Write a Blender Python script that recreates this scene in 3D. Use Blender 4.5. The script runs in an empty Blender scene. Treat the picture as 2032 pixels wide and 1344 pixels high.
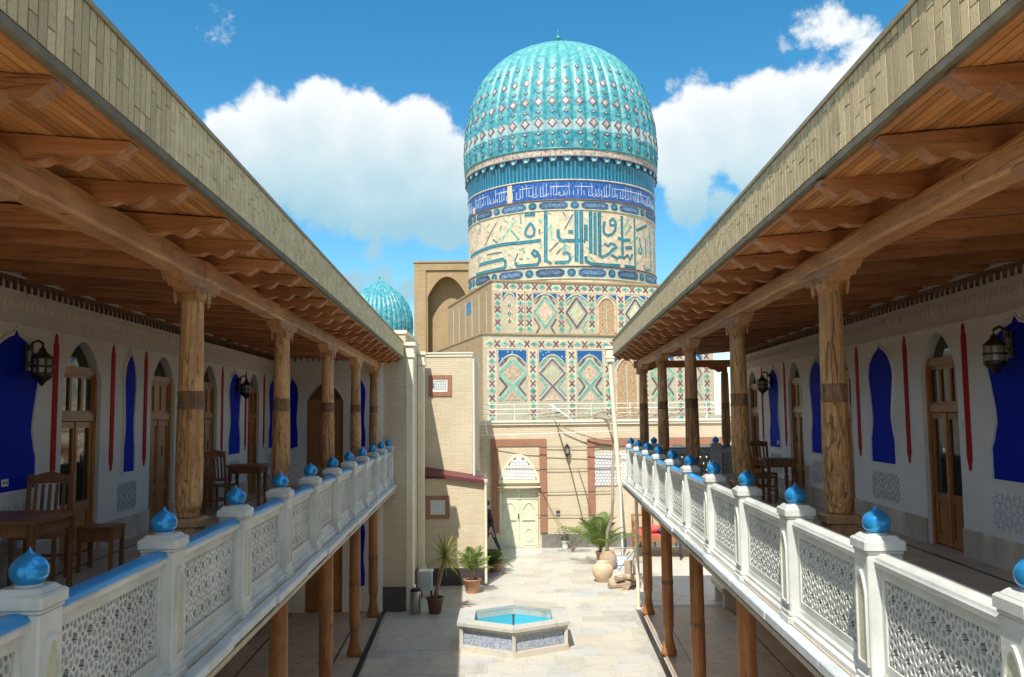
import bpy, bmesh, math, random
from mathutils import Vector, Matrix
random.seed(7)
SC = bpy.context.scene
COL = SC.collection
R = math.radians

# ------------------------------------------------------------------ camera
EYE = 4.42
cam_d = bpy.data.cameras.new("camera"); cam = bpy.data.objects.new("camera", cam_d); COL.objects.link(cam)
cam_d.sensor_width = 36.0; cam_d.lens = 1749.2 / 2032 * 36.0
cam_d.clip_start = 0.05; cam_d.clip_end = 2000
cam.location = (0, 0, EYE)
PITCH, ROLL, YAW = 0.0853, 0.0105, 0.0045
_f = Vector((math.sin(YAW)*math.cos(PITCH), math.cos(YAW)*math.cos(PITCH), math.sin(PITCH)))
_r = Vector((math.cos(YAW), -math.sin(YAW), 0)); _u = _r.cross(_f)
_r2 = _r*math.cos(ROLL) - _u*math.sin(ROLL); _u2 = _u*math.cos(ROLL) + _r*math.sin(ROLL)
cam.rotation_euler = Matrix((_r2, _u2, -_f)).transposed().to_euler()
SC.camera = cam

# ------------------------------------------------------------------ light
SUN_DIR = Vector((0.185, 0.65, -1.0)).normalized()          # the way the light travels
sun_d = bpy.data.lights.new("sun", 'SUN'); sun = bpy.data.objects.new("sun", sun_d); COL.objects.link(sun)
sun_d.energy = 4.0; sun_d.angle = R(0.53); sun_d.color = (1.0, 0.95, 0.86)
sun.rotation_euler = SUN_DIR.to_track_quat('-Z', 'Y').to_euler(); sun.location = (-10, -30, 40)
SUN_EL = math.asin(-SUN_DIR.z); SUN_AZ = math.atan2(-SUN_DIR.x, -SUN_DIR.y)

W = bpy.data.worlds.new("World"); SC.world = W; W.use_nodes = True
def build_world():
    nt = W.node_tree; N = nt.nodes; L = nt.links; N.clear()
    def nd(t, **k):
        n = N.new(t)
        for a, b in k.items(): setattr(n, a, b)
        return n
    def mth(op, a, b=None, clamp=False):
        n = nd('ShaderNodeMath', operation=op, use_clamp=clamp)
        for i, v in enumerate((a, b)):
            if v is None: continue
            if isinstance(v, (int, float)): n.inputs[i].default_value = v
            else: L.new(v, n.inputs[i])
        return n.outputs[0]
    def mrange(v, a, b, c=0.0, d=1.0, smooth=True):
        n = nd('ShaderNodeMapRange', interpolation_type='SMOOTHSTEP' if smooth else 'LINEAR')
        L.new(v, n.inputs[0])
        for i, x in zip((1, 2, 3, 4), (a, b, c, d)): n.inputs[i].default_value = x
        return n.outputs[0]
    out = nd('ShaderNodeOutputWorld'); bg = nd('ShaderNodeBackground'); bg.inputs[1].default_value = 0.10
    sky = nd('ShaderNodeTexSky', sky_type='NISHITA', sun_disc=False)
    sky.sun_elevation = SUN_EL; sky.sun_rotation = SUN_AZ; sky.altitude = 700; sky.air_density = 1.0
    sky.dust_density = 0.4; sky.ozone_density = 3.0
    hs = nd('ShaderNodeHueSaturation'); hs.inputs['Saturation'].default_value = 1.32; hs.inputs['Hue'].default_value = 0.484; hs.inputs['Value'].default_value = 1.1
    L.new(sky.outputs[0], hs.inputs['Color'])
    tc = nd('ShaderNodeTexCoord'); D = tc.outputs['Generated']
    # warp the direction a little so the cloud edges billow
    n1 = nd('ShaderNodeTexNoise'); n1.inputs['Scale'].default_value = 7.0; n1.inputs['Detail'].default_value = 9.0; n1.inputs['Roughness'].default_value = 0.62
    L.new(D, n1.inputs['Vector'])
    n2 = nd('ShaderNodeTexNoise'); n2.inputs['Scale'].default_value = 22.0; n2.inputs['Detail'].default_value = 8.0; n2.inputs['Roughness'].default_value = 0.6
    L.new(D, n2.inputs['Vector'])
    CL = [((-0.2852,0.914,0.2885),0.05,0.8999999999999999),((-0.2398,0.9235,0.2993),0.0679,1.14),((-0.2036,0.9306,0.3041),0.0786,1.2),((-0.1565,0.9422,0.2961),0.0786,1.2),((-0.097,0.9521,0.2901),0.0786,1.2),((-0.0699,0.9605,0.2695),0.0572,1.08),((-0.2623,0.9286,0.2624),0.0715,0.96),((-0.2007,0.9443,0.2606),0.0893,1.08),((-0.1366,0.9572,0.255),0.0893,1.08),((-0.0765,0.971,0.2265),0.0607,1.02),((-0.1394,0.979,0.1486),0.0429,0.5),((-0.1118,0.9838,0.1405),0.0429,0.55),((-0.1725,0.9746,0.1426),0.0357,0.42),((0.1844,0.9385,0.2918),0.0572,1.08),((0.226,0.9271,0.2989),0.0715,1.2),((0.276,0.9117,0.3044),0.0786,1.2),((0.3237,0.8943,0.3089),0.0786,1.2),((0.3682,0.8731,0.3195),0.0786,1.2),((0.2677,0.9241,0.2727),0.0643,0.96),((0.3261,0.9054,0.272),0.0858,0.96),((0.202,0.9525,0.2279),0.0429,0.62),((0.2387,0.9439,0.2283),0.0393,0.6),((0.2701,0.9408,0.205),0.0429,0.4),((0.3075,0.8681,0.3896),0.0679,0.46),((0.3404,0.8609,0.3781),0.0643,0.44),((0.2897,0.8781,0.3808),0.05,0.4),((0.3558,0.8633,0.358),0.05,0.42),((-0.2936,0.8687,0.3989),0.0429,0.3),((-0.1497,0.9719,0.1817),0.0322,0.42),((0.1743,0.9195,0.3524),0.0243,0.3),((0.2131,0.9115,0.3517),0.0314,0.32),((0.3289,0.8547,0.4017),0.0643,0.45)]
    field = None
    for (c, r, amp) in CL:
        v = nd('ShaderNodeVectorMath', operation='DISTANCE'); L.new(D, v.inputs[0]); v.inputs[1].default_value = c
        f = mrange(v.outputs['Value'], 0.0, r, amp, 0.0, False)
        field = f if field is None else mth('MAXIMUM', field, f)
    # cumulus of the same kind out of view, cover raised to add fill light
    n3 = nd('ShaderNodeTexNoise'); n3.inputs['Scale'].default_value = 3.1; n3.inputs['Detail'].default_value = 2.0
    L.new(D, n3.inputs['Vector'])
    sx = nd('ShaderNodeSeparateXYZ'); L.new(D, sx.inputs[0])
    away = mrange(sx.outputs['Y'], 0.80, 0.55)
    fill_clouds = mth('MULTIPLY', mrange(n3.outputs[0], 0.42, 0.62, 0.0, 0.9), away)
    field = mth('MAXIMUM', field, fill_clouds)
    nz = mth('ADD', mth('MULTIPLY', mth('SUBTRACT', n1.outputs[0], 0.5), 1.35), mth('MULTIPLY', mth('SUBTRACT', n2.outputs[0], 0.5), 0.8))
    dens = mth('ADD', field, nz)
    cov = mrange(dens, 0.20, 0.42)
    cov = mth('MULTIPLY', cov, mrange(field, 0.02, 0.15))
    # sun-lit heads are white, the flat bases are blue grey
    h = mth('ADD', sx.outputs['Z'], mth('MULTIPLY', mth('SUBTRACT', n1.outputs[0], 0.5), 0.16))
    lit = mrange(h, 0.20, 0.33)
    lit = mth('MULTIPLY', lit, mrange(dens, 1.15, 0.35, 0.72, 1.0))
    cc = nd('ShaderNodeMix', data_type='RGBA'); L.new(lit, cc.inputs[0])
    cc.inputs[6].default_value = (2.4, 4.1, 4.9, 1); cc.inputs[7].default_value = (6.1, 6.3, 6.4, 1)
    mx = nd('ShaderNodeMix', data_type='RGBA'); L.new(cov, mx.inputs[0])
    L.new(hs.outputs[0], mx.inputs[6]); L.new(cc.outputs[2], mx.inputs[7])
    L.new(mx.outputs[2], bg.inputs[0]); L.new(bg.outputs[0], out.inputs[0])
build_world()
SC.view_settings.view_transform = 'Standard'; SC.view_settings.look = 'None'
SC.view_settings.gamma = 1.0; SC.view_settings.use_curve_mapping = False
SC.view_settings.exposure = 0.68
SC.render.engine = 'CYCLES'
SC.cycles.max_bounces = 8; SC.cycles.diffuse_bounces = 6; SC.cycles.glossy_bounces = 3; SC.cycles.transparent_max_bounces = 8; SC.cycles.caustics_reflective = False; SC.cycles.caustics_refractive = False

# ------------------------------------------------------------------ tagging and mesh helpers
def tag(o, label=None, cat=None, group=None, kind=None):
    if label: o["label"] = label
    if cat: o["category"] = cat
    if group: o["group"] = group
    if kind: o["kind"] = kind
    return o
def empty(name, loc=(0, 0, 0), rz=0.0, parent=None):
    o = bpy.data.objects.new(name, None); COL.objects.link(o); o.location = loc; o.rotation_euler = (0, 0, rz)
    o.empty_display_size = 0.2
    if parent: o.parent = parent
    return o
def thing(name, label, cat, loc=(0, 0, 0), rz=0.0, group=None):
    return tag(empty(name, loc, rz), label, cat, group)
def inst(name, me, parent=None, loc=(0, 0, 0), rot=(0, 0, 0), scale=(1, 1, 1)):
    o = bpy.data.objects.new(name, me); COL.objects.link(o)
    o.location = loc; o.rotation_euler = rot; o.scale = scale
    if parent: o.parent = parent
    return o
def instm(name, me, parent, mtx):
    o = bpy.data.objects.new(name, me); COL.objects.link(o)
    if parent: o.parent = parent
    o.matrix_basis = mtx
    return o
def copy_tree(o, parent=None):
    c = o.copy(); COL.objects.link(c); c.parent = parent
    for ch in list(o.children): copy_tree(ch, c)
    return c

class MB:
    """collects shapes into one mesh"""
    def __init__(s): s.v = []; s.f = []; s.m = []; s.sm = []
    def add(s, vs, fs, mi=0, smooth=False):
        b = len(s.v); s.v += [tuple(x) for x in vs]
        for f in fs: s.f.append(tuple(b + i for i in f)); s.m.append(mi); s.sm.append(smooth)
        return s
    def box(s, x0, x1, y0, y1, z0, z1, mi=0):
        return s.add([(x0,y0,z0),(x1,y0,z0),(x1,y1,z0),(x0,y1,z0),(x0,y0,z1),(x1,y0,z1),(x1,y1,z1),(x0,y1,z1)],
              [(3,2,1,0),(4,5,6,7),(0,1,5,4),(1,2,6,5),(2,3,7,6),(3,0,4,7)], mi)
    def bbox(s, x0, x1, y0, y1, z0, z1, b=0.01, mi=0):
        """box with chamfered vertical and top edges"""
        if x1 < x0: x0, x1 = x1, x0
        def ring(i, z): return [(x0+i+b,y0+i,z),(x1-i-b,y0+i,z),(x1-i,y0+i+b,z),(x1-i,y1-i-b,z),(x1-i-b,y1-i,z),(x0+i+b,y1-i,z),(x0+i,y1-i-b,z),(x0+i,y0+i+b,z)]
        vs = ring(0, z0) + ring(0, z1-b) + ring(b, z1)
        fs = [tuple(range(7,-1,-1)), tuple(range(16,24))]
        for k in (0, 8):
            for i in range(8): j = (i+1) % 8; fs.append((k+i, k+j, k+8+j, k+8+i))
        return s.add(vs, fs, mi)
    def prism(s, poly, axis, a, b, mi=0):
        """poly in the two other axes (in xyz order), extruded along axis from a to b"""
        n = len(poly)
        def P(p, w): return (w,p[0],p[1]) if axis == 'x' else (p[0],w,p[1]) if axis == 'y' else (p[0],p[1],w)
        vs = [P(p, a) for p in poly] + [P(p, b) for p in poly]
        fs = [tuple(range(n)), tuple(range(2*n-1, n-1, -1))] + [(i, n+i, n+(i+1)%n, (i+1)%n) for i in range(n)]
        return s.add(vs, fs, mi)
    def strip_prism(s, low, high, axis, a, b, mi=0):
        """band between two polylines of equal length, extruded"""
        for i in range(len(low)-1):
            s.prism([low[i], low[i+1], high[i+1], high[i]], axis, a, b, mi)
        return s
    def lathe(s, prof, n=16, c=(0, 0, 0), mi=0, cap=True, smooth=True):
        vs = []; fs = []
        for (r, z) in prof:
            for k in range(n):
                a = 2*math.pi*k/n; vs.append((c[0]+r*math.cos(a), c[1]+r*math.sin(a), c[2]+z))
        for i in range(len(prof)-1):
            for k in range(n): j = (k+1) % n; fs.append((i*n+k, i*n+j, (i+1)*n+j, (i+1)*n+k))
        s.add(vs, fs, mi, smooth)
        if cap:
            if prof[0][0] > 1e-4: s.add(vs[:n], [tuple(range(n-1,-1,-1))], mi)
            if prof[-1][0] > 1e-4: s.add(vs[-n:], [tuple(range(n))], mi)
        return s
    def tube(s, path, r, n=8, mi=0, smooth=True):
        P = [Vector(p) for p in path]; m = len(P); rs = r if isinstance(r, (list, tuple)) else [r]*m
        vs = []; fs = []; up = Vector((0, 0, 1))
        for i, p in enumerate(P):
            d = (P[min(i+1, m-1)] - P[max(i-1, 0)]).normalized()
            u = up if abs(d.dot(up)) < 0.95 else Vector((1, 0, 0))
            a = d.cross(u).normalized(); b = a.cross(d)
            for k in range(n):
                t = 2*math.pi*k/n; vs.append(p + a*(rs[i]*math.cos(t)) + b*(rs[i]*math.sin(t)))
        for i in range(m-1):
            for k in range(n): j = (k+1) % n; fs.append((i*n+k, i*n+j, (i+1)*n+j, (i+1)*n+k))
        s.add(vs, fs, mi, smooth); s.add(vs[:n], [tuple(range(n-1,-1,-1))], mi); s.add(vs[-n:], [tuple(range(n))], mi)
        return s
    def bar(s, a, b, w, h, up=(0, 0, 1), mi=0):
        a = Vector(a); b = Vector(b); d = (b-a).normalized(); u = Vector(up)
        sd = d.cross(u).normalized()*(w/2); u2 = sd.cross(d).normalized()*(h/2)
        vs = [a-sd-u2, a+sd-u2, a+sd+u2, a-sd+u2, b-sd-u2, b+sd-u2, b+sd+u2, b-sd+u2]
        return s.add(vs, [(0,1,2,3),(7,6,5,4),(0,4,5,1),(1,5,6,2),(2,6,7,3),(3,7,4,0)], mi)
    def mesh(s, name, mats, recalc=True):
        me = bpy.data.meshes.new(name); me.from_pydata(s.v, [], s.f)
        for m in (mats if isinstance(mats, (list, tuple)) else [mats]): me.materials.append(m)
        me.polygons.foreach_set('material_index', s.m); me.polygons.foreach_set('use_smooth', s.sm)
        if recalc:
            bm = bmesh.new(); bm.from_mesh(me); bmesh.ops.recalc_face_normals(bm, faces=bm.faces); bm.to_mesh(me); bm.free()
        me.update(); return me
    def build(s, name, mats, parent=None, recalc=True, **k):
        return inst(name, s.mesh(name, mats, recalc), parent, **k)

# ------------------------------------------------------------------ materials
def newmat(name):
    m = bpy.data.materials.new(name); m.use_nodes = True
    nt = m.node_tree; b = nt.nodes['Principled BSDF']
    return m, nt, b
class NT:
    def __init__(s, nt): s.nt = nt
    def n(s, t, **k):
        x = s.nt.nodes.new(t)
        for a, b in k.items(): setattr(x, a, b)
        return x
    def l(s, a, b): s.nt.links.new(a, b)
    def math(s, op, a, b=None):
        x = s.n('ShaderNodeMath', operation=op)
        for i, v in enumerate((a, b)):
            if v is None: continue
            if isinstance(v, (int, float)): x.inputs[i].default_value = v
            else: s.l(v, x.inputs[i])
        return x.outputs[0]
    def mix(s, fac, a, b, blend='MIX'):
        x = s.n('ShaderNodeMix', data_type='RGBA', blend_type=blend)
        for i, v in ((0, fac), (6, a), (7, b)):
            if isinstance(v, (int, float)): x.inputs[i].default_value = v
            elif isinstance(v, tuple): x.inputs[i].default_value = (v[0], v[1], v[2], 1)
            else: s.l(v, x.inputs[i])
        return x.outputs[2]
    def noise(s, vec, scale, detail=5.0, rough=0.55, dist=0.0):
        x = s.n('ShaderNodeTexNoise'); x.inputs['Scale'].default_value = scale; x.inputs['Detail'].default_value = detail
        x.inputs['Roughness'].default_value = rough; x.inputs['Distortion'].default_value = dist
        if vec: s.l(vec, x.inputs['Vector'])
        return x.outputs[0]
    def ramp(s, v, *st):
        x = s.n('ShaderNodeValToRGB'); e = x.color_ramp.elements
        while len(e) < len(st): e.new(0.5)
        for q, (p, c) in zip(e, st): q.position = p; q.color = (c[0], c[1], c[2], 1)
        s.l(v, x.inputs[0]); return x.outputs[0]
    def coords(s, stretch=(1, 1, 1), kind='Object', jitter=True):
        tc = s.n('ShaderNodeTexCoord'); mp = s.n('ShaderNodeMapping'); mp.inputs['Scale'].default_value = stretch
        s.l(tc.outputs[kind], mp.inputs[0])
        if not jitter: return mp.outputs[0]
        oi = s.n('ShaderNodeObjectInfo'); a = s.n('ShaderNodeVectorMath', operation='ADD')
        s.l(mp.outputs[0], a.inputs[0]); s.l(s.math('MULTIPLY', oi.outputs['Random'], 31.7), a.inputs[1])
        return a.outputs[0]
    def bump(s, h, strength, dist=0.01):
        x = s.n('ShaderNodeBump'); x.inputs['Strength'].default_value = strength; x.inputs['Distance'].default_value = dist
        s.l(h, x.inputs['Height']); return x.outputs[0]
def sc(c, k): return tuple(min(1.0, x*k) for x in c)

def paint(name, c, rough=0.6, var=0.18, scale=3.0, bump=0.25, bscale=40.0, metal=0.0, stretch=(1, 1, 1), tint=None, spec=0.5, rnd=0.12, bdist=0.006):
    m, nt, b = newmat(name); t = NT(nt); v = t.coords(stretch)
    n = t.noise(v, scale, 6, 0.6)
    col = t.mix(t.ramp(n, (0.3, (0, 0, 0)), (0.72, (1, 1, 1))), sc(c, 1-var), sc(tint or c, 1+var*0.6))
    oi = t.n('ShaderNodeObjectInfo')
    k = t.math('ADD', t.math('MULTIPLY', oi.outputs['Random'], rnd*2), 1-rnd)
    vm = t.n('ShaderNodeVectorMath', operation='SCALE'); t.l(col, vm.inputs[0]); t.l(k, vm.inputs['Scale'])
    t.l(vm.outputs[0], b.inputs['Base Color'])
    b.inputs['Roughness'].default_value = rough; b.inputs['Metallic'].default_value = metal
    b.inputs['Specular IOR Level'].default_value = spec
    if bump > 0: t.l(t.bump(t.noise(v, bscale, 5), bump, bdist), b.inputs['Normal'])
    return m
def wood(name, c, dark, axis='y', grain=26.0, rough=0.6, cracks=True, carve=0.0):
    m, nt, b = newmat(name); t = NT(nt)
    st = {'x': (0.06, 1, 1), 'y': (1, 0.06, 1), 'z': (1, 1, 0.06)}[axis]
    v = t.coords(st); v1 = t.coords((1, 1, 1))
    g = t.noise(v, grain, 6, 0.65, 0.6); big = t.noise(v1, 1.6, 4)
    col = t.mix(t.ramp(g, (0.32, (0, 0, 0)), (0.7, (1, 1, 1))), dark, c)
    col = t.mix(t.ramp(big, (0.35, (0, 0, 0)), (0.7, (1, 1, 1))), t.mix(1.0, col, (0.66, 0.58, 0.5), 'MULTIPLY'), col)
    kn = t.n('ShaderNodeTexVoronoi'); kn.inputs['Scale'].default_value = 2.2; t.l(v1, kn.inputs['Vector'])
    col = t.mix(t.ramp(kn.outputs['Distance'], (0.03, (1, 1, 1)), (0.07, (0, 0, 0))), col, sc(dark, 0.35))
    h = g
    if cracks:
        cr = t.noise(t.coords({'x': (0.25, 3, 3), 'y': (3, 0.25, 3), 'z': (3, 3, 0.25)}[axis]), 3.0, 3, 0.5, 1.0)
        cm = t.ramp(cr, (0.485, (0, 0, 0)), (0.5, (1, 1, 1)), (0.515, (0, 0, 0)))
        col = t.mix(t.math('MULTIPLY', cm, 0.55), col, sc(dark, 0.3))
        h = t.math('SUBTRACT', h, t.math('MULTIPLY', cm, 0.8))
    if carve > 0:
        vo = t.n('ShaderNodeTexVoronoi', feature='SMOOTH_F1'); vo.inputs['Scale'].default_value = 26; t.l(t.coords((1, 1, 0.6)), vo.inputs['Vector'])
        h = t.math('ADD', h, t.math('MULTIPLY', vo.outputs['Distance'], carve))
        col = t.mix(t.ramp(vo.outputs['Distance'], (0.1, (0, 0, 0)), (0.6, (1, 1, 1))), col, t.mix(1.0, col, (1.25, 1.2, 1.1), 'MULTIPLY'))
    oi = t.n('ShaderNodeObjectInfo'); vm = t.n('ShaderNodeVectorMath', operation='SCALE'); t.l(col, vm.inputs[0])
    t.l(t.math('ADD', t.math('MULTIPLY', oi.outputs['Random'], 0.4), 0.8), vm.inputs['Scale'])
    t.l(vm.outputs[0], b.inputs['Base Color']); b.inputs['Roughness'].default_value = rough
    t.l(t.bump(h, 0.5 if carve == 0 else 0.9, 0.006 if carve == 0 else 0.022), b.inputs['Normal'])
    return m
def brick(name, c1, c2, mortar, bw, bh, rough=0.85, msize=0.006, u='sum', bump=0.5, flip=False, offset=0.5):
    m, nt, b = newmat(name); t = NT(nt)
    tc = t.n('ShaderNodeTexCoord'); sp = t.n('ShaderNodeSeparateXYZ'); t.l(tc.outputs['Object'], sp.inputs[0])
    cb = t.n('ShaderNodeCombineXYZ'); uu = t.math('ADD', sp.outputs[0], sp.outputs[1])
    if flip: t.l(sp.outputs[2], cb.inputs[0]); t.l(uu, cb.inputs[1])
    else: t.l(uu, cb.inputs[0]); t.l(sp.outputs[2], cb.inputs[1])
    br = t.n('ShaderNodeTexBrick'); t.l(cb.outputs[0], br.inputs['Vector']); br.offset = offset
    for k, v in (('Scale', 1.0), ('Mortar Size', msize), ('Mortar Smooth', 0.3), ('Bias', 0.0), ('Brick Width', bw), ('Row Height', bh)): br.inputs[k].default_value = v
    for k, v in (('Color1', c1), ('Color2', c2), ('Mortar', mortar)): br.inputs[k].default_value = (*v, 1)
    st = t.noise(t.coords((1, 1, 0.35), jitter=False), 0.9, 6, 0.65); fine = t.noise(t.coords(jitter=False), 60, 3)
    col = t.mix(t.ramp(st, (0.3, (0, 0, 0)), (0.75, (1, 1, 1))), t.mix(1.0, br.outputs['Color'], (0.80, 0.77, 0.72), 'MULTIPLY'), br.outputs['Color'])
    col = t.mix(t.math('MULTIPLY', fine, 0.3), col, sc(c1, 0.6))
    t.l(col, b.inputs['Base Color']); b.inputs['Roughness'].default_value = rough
    hh = t.math('ADD', t.math('MULTIPLY', t.math('SUBTRACT', 1.0, br.outputs['Fac']), 1.0), t.math('MULTIPLY', fine, 0.3))
    t.l(t.bump(hh, bump, 0.008), b.inputs['Normal'])
    return m

M = {}
M['beam'] = wood('beam_wood', (0.68, 0.37, 0.16), (0.45, 0.205, 0.075), 'y')
M['joist'] = wood('joist_wood', (0.58, 0.265, 0.10), (0.36, 0.14, 0.048), 'x')
M['soffit'] = wood('soffit_wood', (0.70, 0.34, 0.11), (0.50, 0.21, 0.062), 'y', cracks=False)
M['column'] = wood('column_wood', (0.68, 0.42, 0.20), (0.44, 0.235, 0.10), 'z', carve=0.5)
M['carved'] = wood('carved_wood', (0.64, 0.39, 0.18), (0.33, 0.17, 0.07), 'z', carve=1.6)
M['ring'] = wood('ring_wood', (0.30, 0.17, 0.085), (0.17, 0.09, 0.045), 'z', carve=1.2)
M['lowcol'] = wood('low_column_wood', (0.54, 0.245, 0.08), (0.31, 0.12, 0.038), 'z', rough=0.45)
M['door'] = wood('door_wood', (0.60, 0.265, 0.065), (0.40, 0.155, 0.036), 'z', rough=0.42, cracks=False)
M['furn'] = wood('furniture_wood', (0.40, 0.165, 0.055), (0.24, 0.09, 0.03), 'z', rough=0.38, cracks=False)
M['tapchan'] = wood('daybed_wood', (0.55, 0.25, 0.08), (0.36, 0.14, 0.045), 'x', rough=0.5, cracks=False)
M['plaster'] = paint('white_plaster', (0.84, 0.78, 0.69), 0.8, 0.08, 1.2, 0.8, 26, tint=(0.86, 0.82, 0.76), bdist=0.01)
M['frieze'] = paint('frieze_plaster', (0.80, 0.72, 0.60), 0.8, 0.14, 6.0, 0.9, 24, bdist=0.012)
M['blue'] = paint('ultramarine_paint', (0.002, 0.022, 0.46), 0.75, 0.12, 2.0, 0.15, 60, spec=0.15)
M['red'] = paint('red_paint', (0.46, 0.008, 0.012), 0.7, 0.15, 3.0, 0.2, 60, spec=0.2)
M['girih'] = paint('grey_relief', (0.58, 0.58, 0.58), 0.75, 0.15, 8, 0.1, 60)
M['plinth'] = paint('beige_stone', (0.60, 0.50, 0.375), 0.5, 0.25, 2.2, 0.2, 30, tint=(0.68, 0.58, 0.46))
M['gfloor'] = paint('gallery_floor', (0.50, 0.40, 0.305), 0.45, 0.2, 2.5, 0.2, 30)
M['ledge'] = paint('ledge_stone', (0.55, 0.60, 0.62), 0.4, 0.22, 4.0, 0.35, 30)
M['ledge_edge'] = paint('ledge_edge_stone', (0.33, 0.33, 0.31), 0.7, 0.35, 6.0, 0.6, 30)
M['ledge_under'] = paint('ledge_plank', (0.50, 0.42, 0.30), 0.7, 0.25, 5.0, 0.4, 30)
M['cast'] = paint('white_cast_paint', (0.60, 0.61, 0.565), 0.46, 0.24, 2.4, 0.4, 35, rnd=0.06, tint=(0.61, 0.62, 0.585))
M['castpat'] = paint('cast_niche_paint', (0.62, 0.60, 0.44), 0.5, 0.2, 40.0, 0.9, 60, bdist=0.012)
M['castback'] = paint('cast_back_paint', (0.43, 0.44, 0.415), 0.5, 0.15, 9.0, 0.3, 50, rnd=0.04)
M['enamel'] = paint('blue_enamel', (0.03, 0.30, 0.66), 0.24, 0.10, 6.0, 0.12, 30, metal=0.45, rnd=0.1)
M['railblue'] = paint('blue_rail_film', (0.01, 0.28, 0.64), 0.3, 0.12, 12.0, 0.5, 25, spec=0.6)
M['fascia'] = paint('fascia_slip', (0.60, 0.45, 0.235), 0.85, 0.22, 9.0, 0.5, 70, tint=(0.66, 0.53, 0.32), rnd=0.24)
M['mortar'] = paint('fascia_joint', (0.13, 0.12, 0.09), 0.9, 0.2, 20)
M['zinc'] = paint('zinc_strip', (0.17, 0.15, 0.10), 0.85, 0.35, 7.0, 0.3, 30)
M['roofmetal'] = paint('roof_edge', (0.36, 0.29, 0.17), 0.55, 0.25, 5.0, 0.3, 30)
M['creambrick'] = brick('cream_brick', (0.76, 0.66, 0.48), (0.69, 0.585, 0.41), (0.58, 0.49, 0.35), 0.26, 0.062)
M['creamplaster'] = paint('cream_plaster', (0.78, 0.71, 0.54), 0.7, 0.1, 3.0, 0.25, 40)
M['redbrick'] = brick('red_brick', (0.42, 0.19, 0.115), (0.36, 0.15, 0.09), (0.42, 0.31, 0.22), 0.062, 0.22, offset=0.0)
M['redbrickh'] = brick('red_brick_courses', (0.42, 0.19, 0.115), (0.36, 0.15, 0.09), (0.42, 0.31, 0.22), 0.22, 0.062)
M['darkplinth'] = paint('dark_plinth', (0.075, 0.062, 0.06), 0.45, 0.25, 5.0, 0.3, 30)
M['greyplinth'] = paint('grey_plinth', (0.20, 0.185, 0.165), 0.7, 0.25, 5.0, 0.3, 30)
M['maroon'] = paint('maroon_sheet', (0.16, 0.045, 0.05), 0.4, 0.2, 4.0, 0.3, 30, metal=0.2)
M['white'] = paint('white_paint', (0.78, 0.78, 0.76), 0.5, 0.08, 4.0, 0.15, 40)
M['gate'] = paint('pale_green_paint', (0.66, 0.68, 0.50), 0.5, 0.1, 4.0, 0.3, 30)
M['iron'] = paint('black_iron', (0.025, 0.024, 0.024), 0.5, 0.3, 20, 0.4, 40, metal=0.5)
M['bronze'] = paint('antique_bronze', (0.10, 0.075, 0.055), 0.35, 0.4, 25, 0.5, 40, metal=0.7)
M['lampglass'] = paint('lamp_glass', (0.35, 0.33, 0.27), 0.2, 0.2, 8, 0.1, 30)
M['terracotta'] = paint('terracotta', (0.46, 0.24, 0.15), 0.8, 0.2, 6.0, 0.3, 40)
M['brownpot'] = paint('brown_pot', (0.14, 0.075, 0.06), 0.6, 0.2, 6.0, 0.2, 40)
M['soil'] = paint('soil', (0.07, 0.05, 0.035), 0.95, 0.4, 30, 0.8, 40)
M['clay'] = paint('pale_clay', (0.62, 0.46, 0.30), 0.7, 0.16, 4.0, 0.3, 30)
M['bark'] = paint('grey_bark', (0.34, 0.27, 0.20), 0.9, 0.35, 9.0, 0.9, 30, stretch=(1, 1, 0.3), bdist=0.015)
M['palmbark'] = paint('palm_bark', (0.30, 0.21, 0.14), 0.9, 0.35, 14.0, 0.9, 30, bdist=0.015)
M['log'] = paint('split_log', (0.48, 0.36, 0.26), 0.9, 0.4, 7.0, 0.7, 30, rnd=0.25)
M['rope'] = paint('brown_wire', (0.17, 0.125, 0.09), 0.8, 0.2, 10)
M['steel'] = paint('steel', (0.45, 0.45, 0.44), 0.3, 0.15, 6, 0.1, 30, metal=0.85)
M['carpet'] = paint('red_carpet', (0.42, 0.05, 0.04), 0.95, 0.5, 16.0, 0.6, 60, tint=(0.55, 0.12, 0.10))
M['bluecloth'] = paint('blue_cloth', (0.06, 0.13, 0.30), 0.95, 0.3, 9.0, 0.5, 50)
M['tarp'] = paint('pale_blue_plastic', (0.50, 0.58, 0.60), 0.5, 0.2, 6.0, 0.3, 30)
M['strip'] = paint('black_strip', (0.018, 0.02, 0.02), 0.35, 0.3, 10)
def leafmat(name, c, c2):
    m, nt, b = newmat(name); t = NT(nt); v = t.coords((1, 1, 1))
    oi = t.n('ShaderNodeObjectInfo')
    col = t.mix(t.noise(v, 6, 3), c, c2); col = t.mix(t.math('MULTIPLY', oi.outputs['Random'], 0.7), col, c2)
    t.l(col, b.inputs['Base Color']); b.inputs['Roughness'].default_value = 0.5
    b.inputs['Subsurface Weight'].default_value = 0.0
    tr = t.n('ShaderNodeBsdfTranslucent'); t.l(col, tr.inputs[0]); ms = t.n('ShaderNodeMixShader'); ms.inputs[0].default_value = 0.3
    o = nt.nodes['Material Output']; t.l(b.outputs[0], ms.inputs[1]); t.l(tr.outputs[0], ms.inputs[2]); t.l(ms.outputs[0], o.inputs[0])
    return m
M['yucca'] = leafmat('yucca_leaf', (0.20, 0.24, 0.03), (0.34, 0.33, 0.06))
M['palm'] = leafmat('palm_leaf', (0.07, 0.14, 0.025), (0.17, 0.24, 0.045))
M['shrub'] = leafmat('shrub_leaf', (0.05, 0.10, 0.025), (0.12, 0.15, 0.05))
M['dryleaf'] = leafmat('dry_twig_leaf', (0.16, 0.13, 0.07), (0.10, 0.12, 0.05))
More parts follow.
